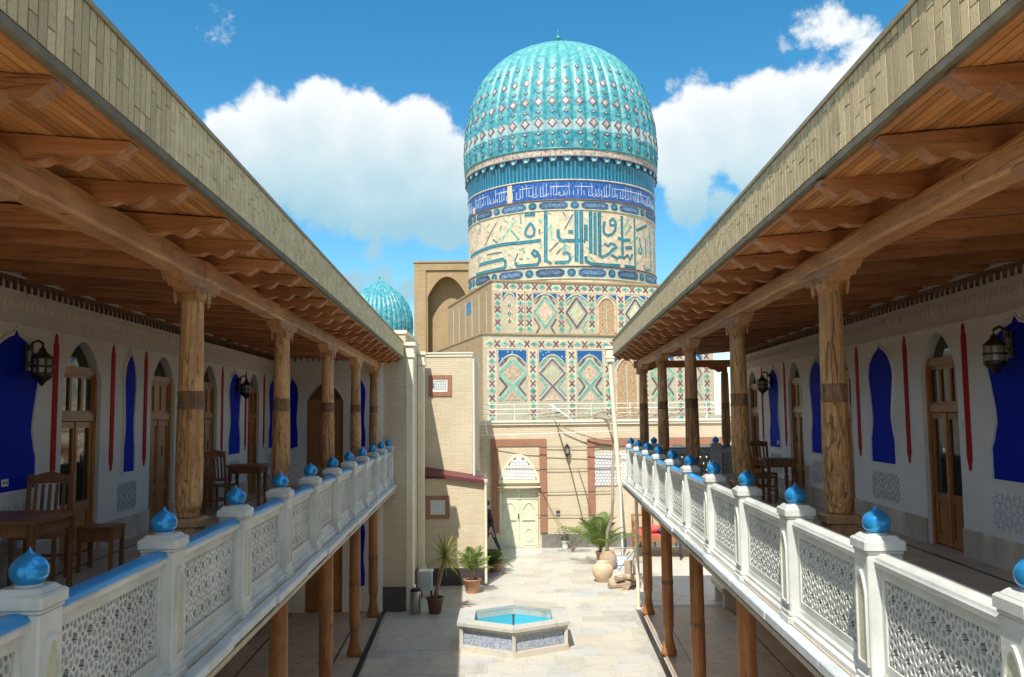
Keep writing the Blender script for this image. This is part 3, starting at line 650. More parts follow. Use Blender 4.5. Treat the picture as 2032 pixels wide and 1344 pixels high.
def gallery(s, label, niches, doors, reds):
    G = thing('gallery_building', label, 'gallery', (0, 0, 0), -s*TH)
    tb, te = TBEG, TEND[s]
    X = lambda a, b: (min(s*a, s*b), max(s*a, s*b))
    # upper wall with the arched door openings
    ops = [(T(a, LW), T(b, LW), FLOOR+1.98, FLOOR+2.42) for a, b, g in doors]
    m = MB(); wall_with_openings(m, s*LW, s*(LW+.30), FLOOR, 6.05, tb, te, ops); m.build('upper_wall', M['plaster'], G)
    cur = tb                                                       # stone dado between the doors
    for (o0, o1, _, _) in sorted(ops) + [(te, te, 0, 0)]:
        while cur < o0-.01:
            e = min(cur+.62, o0); e = o0 if o0-e < .2 else e
            MB().bbox(*X(LW-.02, LW), cur+.002, e-.002, FLOOR, FLOOR+.29, .003).build('dado_slab', M['plinth'], G); cur = e
        cur = o1
    m = MB(); m.box(*X(LW+.305, LW+.34), tb, te, FLOOR, 6.0); m.build('backing', M['door'], G)
    # frieze with scalloped lambrequin
    m = MB(); m.box(*X(LW-.015, LW), tb, te, FLOOR+2.50, FLOOR+2.80); m.box(*X(LW-.03, LW), tb, te, FLOOR+2.475, FLOOR+2.50); m.box(*X(LW-.05, LW), tb, te, FLOOR+2.925, FLOOR+2.945)
    m.build('frieze', M['frieze'], G)
    m = MB(); t = tb; p = .135
    while t < te - p:
        pts = [(t, FLOOR+2.86), (t, FLOOR+2.80)]
        pts = [(t, FLOOR+2.925), (t, FLOOR+2.80), (t+.012, FLOOR+2.80)] + [(t+p/2-(p/2-.012)*math.cos(a*math.pi/8), FLOOR+2.83+.062*math.sin(a*math.pi/8)) for a in range(0, 9)] + [(t+p-.012, FLOOR+2.80), (t+p, FLOOR+2.80), (t+p, FLOOR+2.925)]
        lo = pts[1:-1]; m.strip_prism(lo, [(q[0], FLOOR+2.925) for q in lo], 'x', s*LW, s*(LW-.03)); t += p
    m.build('scalloped_border', M['ring'], G)
    m = MB(); t = tb; p = .105
    while t < te - p:
        m.prism([(t+.01, FLOOR+2.72), (t+p-.03, FLOOR+2.72), (t+p-.03, FLOOR+2.66), (t+p*.36, FLOOR+2.62), (t+.01, FLOOR+2.66)], 'x', s*(LW-.015), s*(LW-.028)); t += p
    tag(m.build('stalactite_row', M['frieze'], G), kind='stuff')
    for (Y, w) in niches:
        c = T(Y, LW); m = MB(); m.prism(niche_poly(c, w, FLOOR), 'x', s*LW, s*(LW-.004)); n = m.build('blue_panel', M['blue'], G)
        m = MB(); pa = niche_poly(c, w, FLOOR); pb = [(c+(y-c)*(1+.06/w), FLOOR+1.6+(z-FLOOR-1.6)*1.035) for y, z in pa]; pa.append(pa[0]); pb.append(pb[0]); m.strip_prism(pa, pb, 'x', s*LW, s*(LW-.022)); m.build('niche_moulding', M['plaster'], n)
        m = MB(); pl = [(c+(y-c)*(1+.13/w), FLOOR+1.6+(z-FLOOR-1.6)*1.065) for y, z in niche_poly(c, w, FLOOR)]
        for q, (y, z) in enumerate(pl):                            # moulded beads round the arch and at the waist
            if z > FLOOR+1.85 or FLOOR+1.2 < z < FLOOR+1.6:
                y2, z2 = pl[min(q+1, len(pl)-1)]
                for f in (0, .33, .66):
                    yy, zz = y+(y2-y)*f, z+(z2-z)*f
                    m.lathe([(0,-.014),(.014,0),(0,.014)], 5, (s*(LW-.006), yy, zz))
        tag(m.build('bead_trim', M['plaster'], n), kind='stuff')
        inst('relief_panel', GP if s < 0 else GPm, G, (s*(LW-.0005), c, FLOOR+.55), scale=(1, max(.62, w*1.05)/.92, 1))
    for Y in reds:
        c = T(Y, LW); h = .052
        m = MB(); m.prism([(c-h, FLOOR+1.02), (c-h*.5, FLOOR+.97), (c-h*.5, FLOOR+.93), (c, FLOOR+.90), (c+h*.5, FLOOR+.93), (c+h*.5, FLOOR+.97), (c+h, FLOOR+1.02),
                           (c+h, FLOOR+2.33), (c+h*.55, FLOOR+2.37), (c+h*.55, FLOOR+2.42), (c, FLOOR+2.46), (c-h*.55, FLOOR+2.42), (c-h*.55, FLOOR+2.37), (c-h, FLOOR+2.33)], 'x', s*LW, s*(LW-.012))
        m.build('red_strip', M['red'], G)
    for a, b, g in doors: make_door(G, s, T(a, LW), T(b, LW), FLOOR, LW, g)
    # floor slab, ledge, lower storey
    m = MB(); m.box(*X(1.76, LW+.34), tb, te, 2.75, FLOOR); m.build('upper_floor', M['gfloor'], G)
    for q in (2.35, 4.1):
        m = MB(); m.box(*X(q, q+.04), tb, te, FLOOR, FLOOR+.004); m.build('floor_inlay', M['strip'], G)
    t = tb; k = 0
    rr = random.Random(5+s)
    while t < te:                                                  # ledge stones with uneven edge
        l = min(rr.uniform(1.0, 1.5), te-t); e = 1.675+rr.uniform(-.012, .012)
        m = MB(); m.bbox(*X(e, 1.76), t+.004, t+l-.004, 2.80, FLOOR-.004+rr.uniform(-.006, .003), .008); m.build('ledge_stone', M['ledge'], G)
        m = MB(); m.box(*X(e+.035, 1.76), t+.002, t+l-.002, 2.76, 2.797); m.build('ledge_edge', M['ledge_edge'], G); t += l
    m = MB(); m.box(*X(1.70, 2.05), tb, te, 2.715, 2.755); m.build('edge_plank', M['ledge_under'], G)
    m = MB(); m.box(*X(LC-.11, LC+.11), tb, te, 2.56, 2.715-.002 if False else 2.712); m.build('lower_beam', M['lowcol'], G)
    gd = [(T(12.3, LW), T(13.3, LW), 1.9, 2.3), (T(15.2, LW), T(16.2, LW), 1.9, 2.3), (T(17.9, LW), T(18.9, LW), 1.9, 2.3)]
    m = MB(); wall_with_openings(m, s*LW, s*(LW+.3), 0, 2.75, tb, te, gd); m.build('lower_wall', M['plaster'], G)
    cur = 9.0
    for (o0, o1, _, _) in gd + [(te, te, 0, 0)]:
        while cur < o0-.01:
            e = min(cur+.62, o0); e = o0 if o0-e < .2 else e
            MB().bbox(*X(LW-.03, LW), cur+.002, e-.002, .03, .62, .003).build('dado_slab', M['plinth'], G); cur = e
        cur = o1
    for (o0, o1, _, _) in gd: make_door(G, s, o0, o1, .02, LW, False, head=2.0, zs=1.9, za=2.28)
    m = MB(); m.box(*X(2.07, LW), tb, te, .004, .03); m.build('lower_floor', M['gfloor'], G)
    m = MB(); m.box(*X(1.93, 2.03), tb, te, .004, .012); m.build('drain_strip', M['strip'], G)
    for q in (2.45, 4.0):
        m = MB(); m.box(*X(q, q+.035), tb, te, .03, .033); m.build('floor_inlay', M['strip'], G)
    m = MB()
    for i in range(int((te-10)/.45)):
        for q in (2.75, 3.1, 3.45, 3.8):
            t = 10+i*.45; m.add([(s*q-.03, t, .034), (s*q, t-.03, .034), (s*q+.03, t, .034), (s*q, t+.03, .034)], [(0,1,2,3)])
    tag(m.build('floor_inlay_diamonds', M['strip'], G), kind='stuff')
    # columns, capitals, beam, joists
    cy = [(6.82 if s < 0 else 6.62) + 3.28*k for k in range(-2, 5)]
    if s < 0: cy[-1] = 19.78
    for Y in cy:
        t = T(Y, LC)
        if t < tb: continue
        C = empty('column', (s*LC, t, 0), random.uniform(0, 6.28), G)
        for nm, me in zip(('shaft', 'shaft', 'carved_ring', 'shaft_foot', 'pedestal'), COLM):
            o = inst(nm, me, C)
            if nm == 'pedestal': o.rotation_euler = (0, 0, -C.rotation_euler[2])
        inst('capital', CAP, C, rot=(0, 0, -C.rotation_euler[2]))
        C2 = empty('lower_column', (s*LC, t, .03), random.uniform(0, 6.28), G)
        for nm, me in zip(('shaft', 'shaft', 'carved_ring', 'capital'), LOWM): inst(nm, me, C2, scale=(1, 1, .967))
    # main beam, one log per bay, a little uneven
    bt = [tb] + [T(Y, LC) for Y in cy if T(Y, LC) > tb+.5]
    if bt[-1] < te-.2: bt.append(te)
    for a, b in zip(bt[:-1], bt[1:]):
        n = 12; vs = []; fs = []; rg = random.Random(int(a*10)+s)
        for i in range(n+1):
            t = a+.003+(b-a-.006)*i/n; dz = rg.uniform(-.006, .006); dx = rg.uniform(-.006, .006)
            pr = [(-.085,5.50),(-.065,5.482),(.075,5.482),(.095,5.50),(.09,5.60),(.085,5.622+zslope(2.23)),(-.085,5.61),(-.09,5.59)]
            vs += [(s*LC+x+dx, t, z+dz) for x, z in pr]
        for i in range(n):
            for k in range(8): j = (k+1) % 8; fs.append((i*8+k, i*8+j, i*8+8+j, i*8+8+k))
        fs += [tuple(range(8)), tuple(range(n*8+7, n*8-1, -1))]
        MB().add(vs, fs).build('beam', M['beam'], G)
    t = T(4.05, 2.0) - .797*4
    while t < te-.05:
        inst('joist', JO[s], G, (0, t, random.uniform(-.004, .004)), rot=(0, random.uniform(-.003, .003), 0)); t += .797
    # ceiling boards, lengthwise
    L = 1.56
    while L < LW+.05:
        w = .044; z = 5.74 + zslope(L+w/2) + random.uniform(-.0025, .0025)
        m = MB(); x0, x1 = s*(L+.002), s*(L+w-.003); dz = zslope(L+w)-zslope(L)
        m.add([(x0,tb,z-dz/2),(x1,tb,z+dz/2),(x1,te,z+dz/2),(x0,te,z-dz/2),(x0,tb,z+.02),(x1,tb,z+.02+dz),(x1,te,z+.02+dz),(x0,te,z+.02)], [(3,2,1,0),(4,5,6,7),(0,1,5,4),(1,2,6,5),(2,3,7,6),(3,0,4,7)])
        m.build('ceiling_board', M['soffit'], G); L += w
    # roof with the tiled fascia
    m = MB(); m.prism([(s*1.575, 5.79), (s*(LW+.4), 6.02), (s*(LW+.4), 6.30), (s*1.575, 6.085)], 'y', tb, te); m.build('roof', M['roofmetal'], G)
    m = MB(); m.box(*X(1.542, 1.574), tb, te, 5.755, 6.085); m.build('fascia_board', M['mortar'], G)
    m = MB(); m.box(*X(1.520, 1.60), tb, te, 6.087, 6.108); m.box(*X(1.517, 1.526), tb, te, 6.080, 6.0865); m.build('roof_edge', M['roofmetal'], G)
    m = MB(); m.box(*X(1.527, 1.575), tb, te, 5.718, 5.752); m.build('zinc_drip', M['zinc'], G)
    t = tb+.01; far = MB(); rr = random.Random(21+s)
    while t < te-.07:
        j = [5.757, 6.082]; cut = 5.757 + rr.choice((.09, .14, .19, .24, .28)) if rr.random() < .85 else None
        zz = [5.757] + ([cut] if cut else []) + [6.082]
        for a, b in zip(zz[:-1], zz[1:]):
            e = rr.uniform(1.5272, 1.5286); w = .0595
            if 2.0 < t < 4.5: inst('brick_slip', UNIT, G, (s*(e+1.541)/2, t+w/2, (a+b)/2), scale=(1.541-e, w, b-a-.007))
            else: far.box(*X(e, 1.541), t, t+w, a+.0035, b-.0035)
        t += .0695
    tag(far.build('brick_slips', M['fascia'], G), kind='stuff')
    return G
GL = gallery(-1, 'shaded two-storey timber gallery along the left side of the court', 
   [(8.58, .98), (11.5, .40), (16.62, .85), (19.75, .7)], [(9.62, 10.62, True), (12.28, 13.28, False), (14.55, 15.5, False), (17.65, 18.6, False)], [9.43, 10.95, 12.06, 15.8, 17.45, 19.0])
GR = gallery(1, 'two-storey timber gallery along the right side of the court',
   [(8.25, 1.18), (11.67, .88), (14.43, .80), (17.2, .80)], [(9.52, 10.42, True), (12.85, 13.7, False), (15.35, 16.2, False), (18.55, 19.45, True)], [9.3, 10.85, 12.55, 16.42, 18.15])
# end of the left gallery: a white wall with blue panels and a big arched door on both floors
def end_wall(G):
    te = TEND[-1]; y0, y1 = te+.002, te+.3
    xs = lambda L: -L
    for (zb, zt, nm, d, big) in ((FLOOR, 6.05, 'end_wall', True, 2.3), (0.0, 2.75, 'lower_end_wall', True, 1.95)):
        o0, o1 = -3.74, -2.90
        m = MB(); wall_with_openings(m, y0, y1, zb, zt, -4.74, -2.0, [(o0, o1, zb+big-.42, zb+big)], 'y'); m.build(nm, M['plaster'], G)
        D = empty('end_door', parent=G); c = (o0+o1)/2
        lo = arch(o0, o1, zb+big-.42, zb+big)
        MB().prism([(o0, zb)] + lo + [(o1, zb)], 'y', y0+.20, y0+.22).build('backing', M['ring'], D)
        hd = zb+big-.45
        for a, b in ((o0+.01, c-.004), (c+.004, o1-.01)):
            l = MB(); l.box(a, b, y0+.14, y0+.19, zb+.01, hd)
            for z0, z1 in ((.12, .55), (.68, 1.2), (1.3, hd-zb-.1)): l.box(a+.08, b-.08, y0+.125, y0+.142, zb+z0, zb+z1)
            l.build('leaf', M['door'], D)
        MB().box(o0, o1, y0+.13, y0+.195, hd, hd+.07).build('frame', M['door'], D)
        for cx, w in ((-4.05, .26), (-2.52, .26)):
            m = MB(); pl = niche_poly(cx, w, zb-(0.0 if zb > 1 else .25)); pl = [(p[0], p[1]) for p in pl]
            m.prism(pl + [(cx-.06, zb+.80-(.0 if zb > 1 else .25))], 'y', y0, y0-.012); m.build('blue_panel', M['blue'], G)
    m = MB(); t = -4.40; p = .135
    while t < -2.2:
        lo = [(t, FLOOR+2.80), (t+.012, FLOOR+2.80)] + [(t+p/2-(p/2-.012)*math.cos(a*math.pi/8), FLOOR+2.83+.062*math.sin(a*math.pi/8)) for a in range(9)] + [(t+p-.012, FLOOR+2.80), (t+p, FLOOR+2.80)]
        m.strip_prism(lo, [(q[0], FLOOR+2.925) for q in lo], 'y', y0, y0-.03); t += p
    m.build('scalloped_border', M['ring'], G)
end_wall(GL)
# end of the right gallery: cross beam, end post
def end_right(G):
    te = TEND[1]
    m = MB(); m.box(2.0, 4.4, te-.16, te, 5.44, 5.60); m.build('end_beam', M['beam'], G)
    for x0, d in ((2.06, 1), (4.12, -1)):
        m = MB()
        h = [(0, -.14), (.06, -.15), (.12, -.11), (.20, -.12), (.28, -.06), (.36, -.05), (.44, 0)]
        lo = [(x0+d*a, 5.44+z) for a, z in h]; m.strip_prism(lo, [(p[0], 5.438) for p in lo], 'y', te-.14, te-.02); m.build('end_bracket', M['beam'], G)
    C = empty('column', (4.06, te-.10, 0), 1.1, G)
    for nm, me in zip(('shaft', 'shaft', 'carved_ring', 'shaft_foot', 'pedestal'), COLM): inst(nm, me, C)
end_right(GR)

# ------------------------------------------------------------------ balustrades
PS = .20
def post_meshes():
    pz = FLOOR
    b = MB(); b.bbox(-.098, .098, -.108, .108, pz, 3.625, .008); b.bbox(-.12, .12, -.13, .13, pz, pz+.055, .018); b.bbox(-.11, .11, -.12, .12, pz+.055, pz+.085, .012)
    shaft = b.mesh('shaft', M['cast'])
    c = MB(); c.bbox(-.104, .104, -.114, .114, 3.625, 3.645, .008); c.bbox(-.115, .115, -.126, .126, 3.645, 3.70, .010); c.bbox(-.098, .098, -.108, .108, 3.70, 3.722, .018)
    cap = c.mesh('cap', M['cast'])
    fin = MB().lathe([(.055, 3.715), (.058, 3.722), (.052, 3.732)], 20, mi=1); fin.lathe([(.045, 3.730), (.061, 3.740), (.073, 3.757), (.078, 3.778), (.077, 3.797), (.070, 3.816), (.056, 3.834), (.036, 3.848), (.019, 3.857), (.009, 3.867), (.004, 3.878), (0, 3.884)], 24)
    fin = fin.mesh('finial', [M['enamel'], M['ledge']])
    ni = {}
    for s in (-1, 1):                                              # arched relief on the court side
        m = MB(); a = [(y, z) for y, z in arch(-.062, .062, 3.40, 3.50, 8)]
        lo = [(-.062, 3.02)] + a + [(.062, 3.02)]
        x = -s*.098
        out = [(-.078, 3.005)] + [(y*1.26, 3.40+(z-3.40)*1.25) for y, z in a] + [(.078, 3.005)]
        for i in range(len(lo)-1): m.prism([lo[i], lo[i+1], out[i+1], out[i]], 'x', x, x-s*.014, 0)
        m.prism([(-.078, 3.005), (.078, 3.005), (.062, 3.02), (-.062, 3.02)], 'x', x, x-s*.014, 0)
        m.prism(lo, 'x', x, x-s*.003, 1)
        ni[s] = m.mesh('arched_relief', [M['cast'], M['castpat']])
    return shaft, cap, fin, ni
P_SH, P_CAP, P_FIN, P_NI = post_meshes()
PW, PH = 1.42, .53
GIR = {s: girih_mesh('lattice', PW-.10, PH-.08, .060, .0135, s*.018, -s*.020, [M['cast'], M['castback']], backplate=s*.012) for s in (-1, 1)}
def panel_frame():
    m = MB(); z0, z1 = 3.0, 3.0+PH
    m.box(-.03, .03, -PW/2, PW/2, z0-.02, z0+.035); m.box(-.03, .03, -PW/2, PW/2, z1-.035, z1+.02)
    m.box(-.03, .03, -PW/2, -PW/2+.045, z0+.035, z1-.035); m.box(-.03, .03, PW/2-.045, PW/2, z0+.035, z1-.035)
    return m.mesh('panel_frame', M['cast'])
PFR = panel_frame()
def base_moulding():
    m = MB(); pr = [(-.085, FLOOR), (-.085, 2.90), (-.06, 2.915), (-.06, 2.935), (-.042, 2.95), (-.034, 2.98), (.034, 2.98), (.042, 2.95), (.06, 2.935), (.06, 2.915), (.085, 2.90), (.085, FLOOR)]
    m.prism([(x, z) for x, z in pr], 'y', -PW/2-.03, PW/2+.03); return m.mesh('base_moulding', M['cast'])
PBM = base_moulding()
def rail_mesh(mat):
    m = MB(); pr = [(-.045, 3.55), (-.062, 3.562), (-.066, 3.585)] + [(-.060*math.cos(a), 3.595+.034*math.sin(a)) for a in [i*math.pi/8 for i in range(9)]] + [(.066, 3.585), (.062, 3.562), (.045, 3.55)]
    m.prism(pr, 'y', -PW/2-.03, PW/2+.03); return m.mesh('handrail', mat)
def railfilm_mesh():
    m = MB(); pr = [(-.0635*math.cos(a), 3.5965+.036*math.sin(a)) for a in [i*math.pi/10 for i in range(11)]]
    inn = [(-.061*math.cos(a), 3.5955+.0345*math.sin(a)) for a in [i*math.pi/10 for i in range(11)]]
    m.strip_prism(inn, pr, 'y', -PW/2-.025, PW/2+.025); return m.mesh('rail_film', M['railblue'])
PRL = rail_mesh(M['cast']); PRF = railfilm_mesh()
def balustrade(s, label, Y0, n, blue_from):
    B = thing('balustrade', label, 'balustrade', (0, 0, 0), -s*TH)
    for k in range(n):
        t = T(Y0+1.641*k, LB)
        P = empty('post', (s*LB, t, 0), 0, B)
        inst('shaft', P_SH, P); inst('cap', P_CAP, P); inst('finial', P_FIN, P, rot=(0, 0, random.uniform(0, 6))); inst('arched_relief', P_NI[s], P)
        if k < n-1:
            tc = t+1.641/2; Q = empty('panel', (s*LB, tc, 0), 0, B)
            inst('lattice', GIR[s], Q, (0, 0, 3.0+PH/2)); inst('panel_frame', PFR, Q); inst('base_moulding', PBM, Q); inst('handrail', PRL, Q)
            if k >= blue_from: inst('rail_film', PRF, Q)
    return B
balustrade(-1, 'white pierced balustrade with blue rail caps on the left gallery', 3.79-1.641, 12, 0)
balustrade(1, 'white pierced balustrade on the right gallery, nearer rails white', 5.07-1.641, 11, 4)
def end_balustrade():
    B = thing('balustrade', 'short grey-shaded balustrade closing the far end of the right gallery', 'balustrade', GW(1, 0, 20.18, 0), -TH)
    xs = [2.40, 3.78]
    for x in xs:
        P = empty('post', (x, 0, 0), R(90), B)
        inst('shaft', P_SH, P); inst('cap', P_CAP, P); inst('finial', P_FIN, P)
    for a, b in ((1.96, 2.30), (2.50, 3.68), (3.88, 4.42)):
        c = (a+b)/2; w = b-a; Q = empty('panel', (c, 0, 0), R(90), B)
        k = w/PW
        inst('lattice', GIR[1], Q, (0, 0, 3.0+PH/2), scale=(1, k, 1)); inst('panel_frame', PFR, Q, scale=(1, k, 1)); inst('base_moulding', PBM, Q, scale=(1, k*.94, 1)); inst('handrail', PRL, Q, scale=(1, k*.94, 1)); inst('rail_film', PRF, Q, scale=(1, k*.93, 1))
end_balustrade()

# ------------------------------------------------------------------ ground and courtyard paving
gm = MB(); gm.box(-600, 600, -120, 1200, -.5, -.02)
tag(gm.build('ground', M['ground']), kind='structure')
gm = MB(); gm.box(-9, 14, -.5, 36, -.019, 0.0)
CF = tag(gm.build('courtyard_floor', M['grout']), kind='structure')
rr = random.Random(11); PAV = [MB().bbox(-.5, .5, -.5, .5, 0, 1, .004).mesh('paving_slab', M['marble'])]
fm = MB(); cnt = 0
y = 3.0; row = 0
while y < 35.5:
    h = .52; x = -5.2 - rr.uniform(0, .5)
    while x < 12.5:
        w = rr.choice((.5, .62, .62, .78))
        inl = -(1.92+.0437*y); inr = 1.92+.0437*y
        ok = (x > inl-.3 and x+w < inr+.35) if y < 20.4 else True
        if ok:
            a, b = x+.003, x+w-.003
            if y < 20.4: a = max(a, inl+.01); b = min(b, inr-.01)
            if b-a > .05:
                near = (14.2 < y < 29.8 and -2.6 < x < 3.4)
                z = .004+rr.uniform(0, .0035)
                if near and cnt < 300:
                    inst('paving_slab', PAV[0], CF, ((a+b)/2, y+h/2, 0), scale=(b-a, h-.006, z)); cnt += 1
                else: fm.box(a, b, y+.003, y+h-.003, 0, z)
        x += w
    y += h; row += 1
tag(fm.build('paving_slabs', M['marble'], CF), kind='stuff')

# ------------------------------------------------------------------ brick annex closing the left gallery (shaded side)
YA, YB = 20.36, 23.4
A = thing('brick_annex', 'shaded cream brick block closing the far end of the left gallery', 'building', (-2.7, YA, 0))
def loc(o, mb): mb.v = [(x-o.location[0], y-o.location[1], z-o.location[2]) for x, y, z in mb.v]; return mb
m = MB(); m.box(-3.08, -2.38, YA, YB, .55, 6.30); loc(A, m).build('wall', M['creambrick'], A)
m = MB(); m.box(-3.10, -2.36, YA-.02, YB, 0, .55); loc(A, m).build('plinth', M['darkplinth'], A)
m = MB(); m.box(-3.10, -2.35, YA-.03, YB, 6.30, 6.38); loc(A, m).build('coping', M['creamplaster'], A)
for y0, z1 in ((YA+.02, 6.10), (YB-.42, 6.06)):
    m = MB(); m.bbox(-2.378, -2.20, y0, y0+.24, .55, z1-.35, .02); m.bbox(-2.378, -2.16, y0-.03, y0+.27, z1-.35, z1-.28, .015); m.bbox(-2.378, -2.18, y0-.01, y0+.25, z1-.28, z1-.08, .02); m.bbox(-2.378, -2.14, y0-.05, y0+.29, z1-.08, z1, .015)
    m.bbox(-2.378, -2.17, y0-.02, y0+.26, .02, .55, .01); loc(A, m).build('pilaster', M['creamplaster'], A)
m = MB(); m.box(-2.378, -2.35, YA+.8, YB-.9, .9, 5.5); m.box(-2.348, -2.34, YA+.9, YB-1.0, 1.0, 5.4); loc(A, m).build('side_panel', M['creambrick'], A)

# ------------------------------------------------------------------ sunlit cream house with small brick-framed windows
B = thing('cream_house', 'tall cream brick wall half in shadow with two small brick-framed windows', 'building', (-1.7, YB, 0))
m = MB(); m.box(-4.2, -.97, YB+.12, 29.2, 2.4, 5.96); loc(B, m).build('upper_wall', M['creambrick'], B)
m = MB(); m.box(-4.22, -.95, YB+.10, 29.22, 5.96, 6.04); m.box(-4.2, -.93, YB+.08, 29.24, 6.04, 6.08); loc(B, m).build('coping', M['creamplaster'], B)
m = MB(); m.box(-2.37, -.67, YB-.10, 26.6, .45, 2.75); loc(B, m).build('lower_wall', M['creambrick'], B)
m = MB(); m.box(-2.37, -.655, YB-.12, 26.6, 0, .45); loc(B, m).build('plinth', M['darkplinth'], B)
m = MB(); m.add([(-2.5,YB-.22,2.90),(-.66,YB-.22,2.62),(-.66,YB+.13,2.72),(-2.5,YB+.13,3.02),(-2.5,YB-.22,2.98),(-.66,YB-.22,2.70),(-.66,YB+.13,2.80),(-2.5,YB+.13,3.10)], [(3,2,1,0),(4,5,6,7),(0,1,5,4),(1,2,6,5),(2,3,7,6),(3,0,4,7)])
loc(B, m).build('awning', M['maroon'], B)
def small_window(parent, xa, xb, za, zb, yf, o):
    F = empty('window', parent=parent)
    b = .115; m = MB()
    for z0, z1 in ((zb-b, zb), (za, za+b)): loc(o, MB().box(xa, xb, yf-.025, yf, z0, z1)).build('brick_lintel', M['redbrick'], F)
    for x0, x1 in ((xa, xa+b), (xb-b, xb)): loc(o, MB().box(x0, x1, yf-.025, yf, za+b, zb-b)).build('brick_jamb', M['redbrickh'], F)
    x0, x1, z0, z1 = xa+b, xb-b, za+b, zb-b; f = .035; m = MB()
    m.box(x0, x1, yf-.018, yf, z0, z0+f); m.box(x0, x1, yf-.018, yf, z1-f, z1); m.box(x0, x0+f, yf-.018, yf, z0+f, z1-f); m.box(x1-f, x1, yf-.018, yf, z0+f, z1-f)
    loc(o, m).build('frame', M['white'], F)
    m = MB(); n = 7
    for i in range(1, n): x = x0+f+(x1-x0-2*f)*i/n; m.box(x-.006, x+.006, yf-.012, yf-.006, z0+f, z1-f)
    for i in range(1, 6): z = z0+f+(z1-z0-2*f)*i/6; m.box(x0+f, x1-f, yf-.0165, yf-.0125, z-.006, z+.006)
    loc(o, m).build('grille', M['white'], F)
    m = MB(); m.box(x0+f, x1-f, yf-.004, yf-.001, z0+f, z1-f); loc(o, m).build('pane', M['tarp'], F)
small_window(B, -2.13, -1.51, 4.91, 5.47, YB+.12, B)
small_window(B, -2.18, -1.57, 1.71, 2.31, YB-.10, B)
m = MB(); m.tube([(-.93, YB+.05, 5.9), (-.93, YB+.05, 2.72)], .03, 8); loc(B, m).build('downpipe', M['white'], B)
m = MB(); m.tube([(-.63, YB-.13, 2.62), (-.63, YB-.13, .05)], .035, 8); m.lathe([(.04,0),(.07,.06),(.07,.12)], 10, (-.63, YB-.13, 2.60)); loc(B, m).build('downpipe', M['creamplaster'], B)

# ------------------------------------------------------------------ gate house across the end of the court
YC = 29.6
Cg = thing('gate_house', 'low cream brick gate house across the far end of the court', 'building', (2.0, YC, 0))
def put(mb, name, mat, parent=None): return loc(Cg, mb).build(name, mat, parent or Cg)
m = MB(); wall_with_openings(m, YC, YC+.35, 0, 4.05, -1.6, 9.5, [(-.31, .95, 1.94, 1.96)], 'y'); put(m, 'wall', M['creambrick'])
m = MB(); m.box(-1.6, 9.5, YC+.36, 34, 3.6, 4.0); put(m, 'roof_slab', M['creamplaster'])
m = MB(); m.box(-1.62, 9.5, YC-.06, YC+.4, 4.05, 4.13); m.box(-1.62, 9.5, YC-.10, YC+.4, 4.135, 4.20); put(m, 'coping', M['creamplaster'])
for x0, x1 in ((1.05, 2.55), (2.56, 9.5)): put(MB().box(x0, x1, YC-.05, YC, 0, .45), 'plinth', M['greyplinth'])
def brick_frame(xa, xb, zt, zb, w, nm='brick_surround'):
    m = MB(); m.box(xa, xb, YC-.06, YC-.001, zt-w, zt); put(m, nm, M['redbrick'])
    for a in (xa, xb-w):
        m = MB(); m.box(a, a+w, YC-.06, YC-.001, zb, zt-w); put(m, nm, M['redbrickh'])
brick_frame(-.60, 1.24, 3.58, .50, .235)
brick_frame(2.60, 4.6, 3.58, 1.08, .24)
brick_frame(5.2, 7.2, 3.58, 1.08, .24)
m = MB(); m.box(-.365, 1.005, YC-.03, YC-.001, 2.16, 3.345)
put(m, 'door_tympanum', M['creambrick'])
# pointed lattice over the gate
def pierced(poly, name, nx, nz, rad, mat_f, mat_b, yf):
    xs = [p[0] for p in poly]; zs = [p[1] for p in poly]
    m = MB(); m.prism(poly, 'y', yf-.006, yf); loc(Cg, m); back = m.build('screen_back', mat_b, Cg)
    s_ = MB(); x0, x1, z0, z1 = min(xs), max(xs), min(zs), max(zs)
    def inside(x, z):
        c = False; n = len(poly)
        for i in range(n):
            (xa, za), (xb, zb) = poly[i], poly[(i+1) % n]
            if (za > z) != (zb > z) and x < (xb-xa)*(z-za)/(zb-za)+xa: c = not c
        return c
    dx = (x1-x0)/nx; dz = (z1-z0)/nz
    for j in range(nz+1):
        for i in range(nx+1):
            x = x0+(i+.5*(j % 2))*dx; z = z0+(j+.5)*dz
            if not inside(x, z): continue
            for k in range(3):
                a = k*math.pi/3+math.pi/6; ex, ez = math.cos(a)*dx*.62, math.sin(a)*dx*.62
                d = .006+.0006*k
                s_.bar((x-ex, yf-.02-d, z-ez), (x+ex, yf-.02-d, z+ez), .026, .02, (0, 1, 0))
    loc(Cg, s_); return s_.build(name, mat_f, Cg)
tym = [(p[0], p[1]) for p in arch(-.27, .91, 2.25, 3.0)]
pierced(tym, 'pointed_lattice', 12, 8, .03, M['white'], M['greyplinth'], YC-.032)
m = MB(); out = arch(-.36, 1.0, 2.24, 3.10); inn = arch(-.27, .91, 2.25, 3.0); m.strip_prism(inn, out, 'y', YC-.075, YC-.031); put(m, 'arch_moulding', M['creamplaster'])
m = MB(); m.box(-.36, 1.0, YC-.10, YC-.031, 2.13, 2.24); m.box(-.40, 1.03, YC-.13, YC-.031, 1.98, 2.02); put(m, 'lintel', M['creamplaster'])
for xa, xb in ((2.86, 3.62), (3.72, 4.34), (5.46, 6.94)):
    pierced([(xa, 2.02), (xb, 2.02), (xb, 3.10), (xa, 3.10)], 'lattice_screen', int((xb-xa)/.1), 11, .03, M['white'], M['greyplinth'], YC-.003)
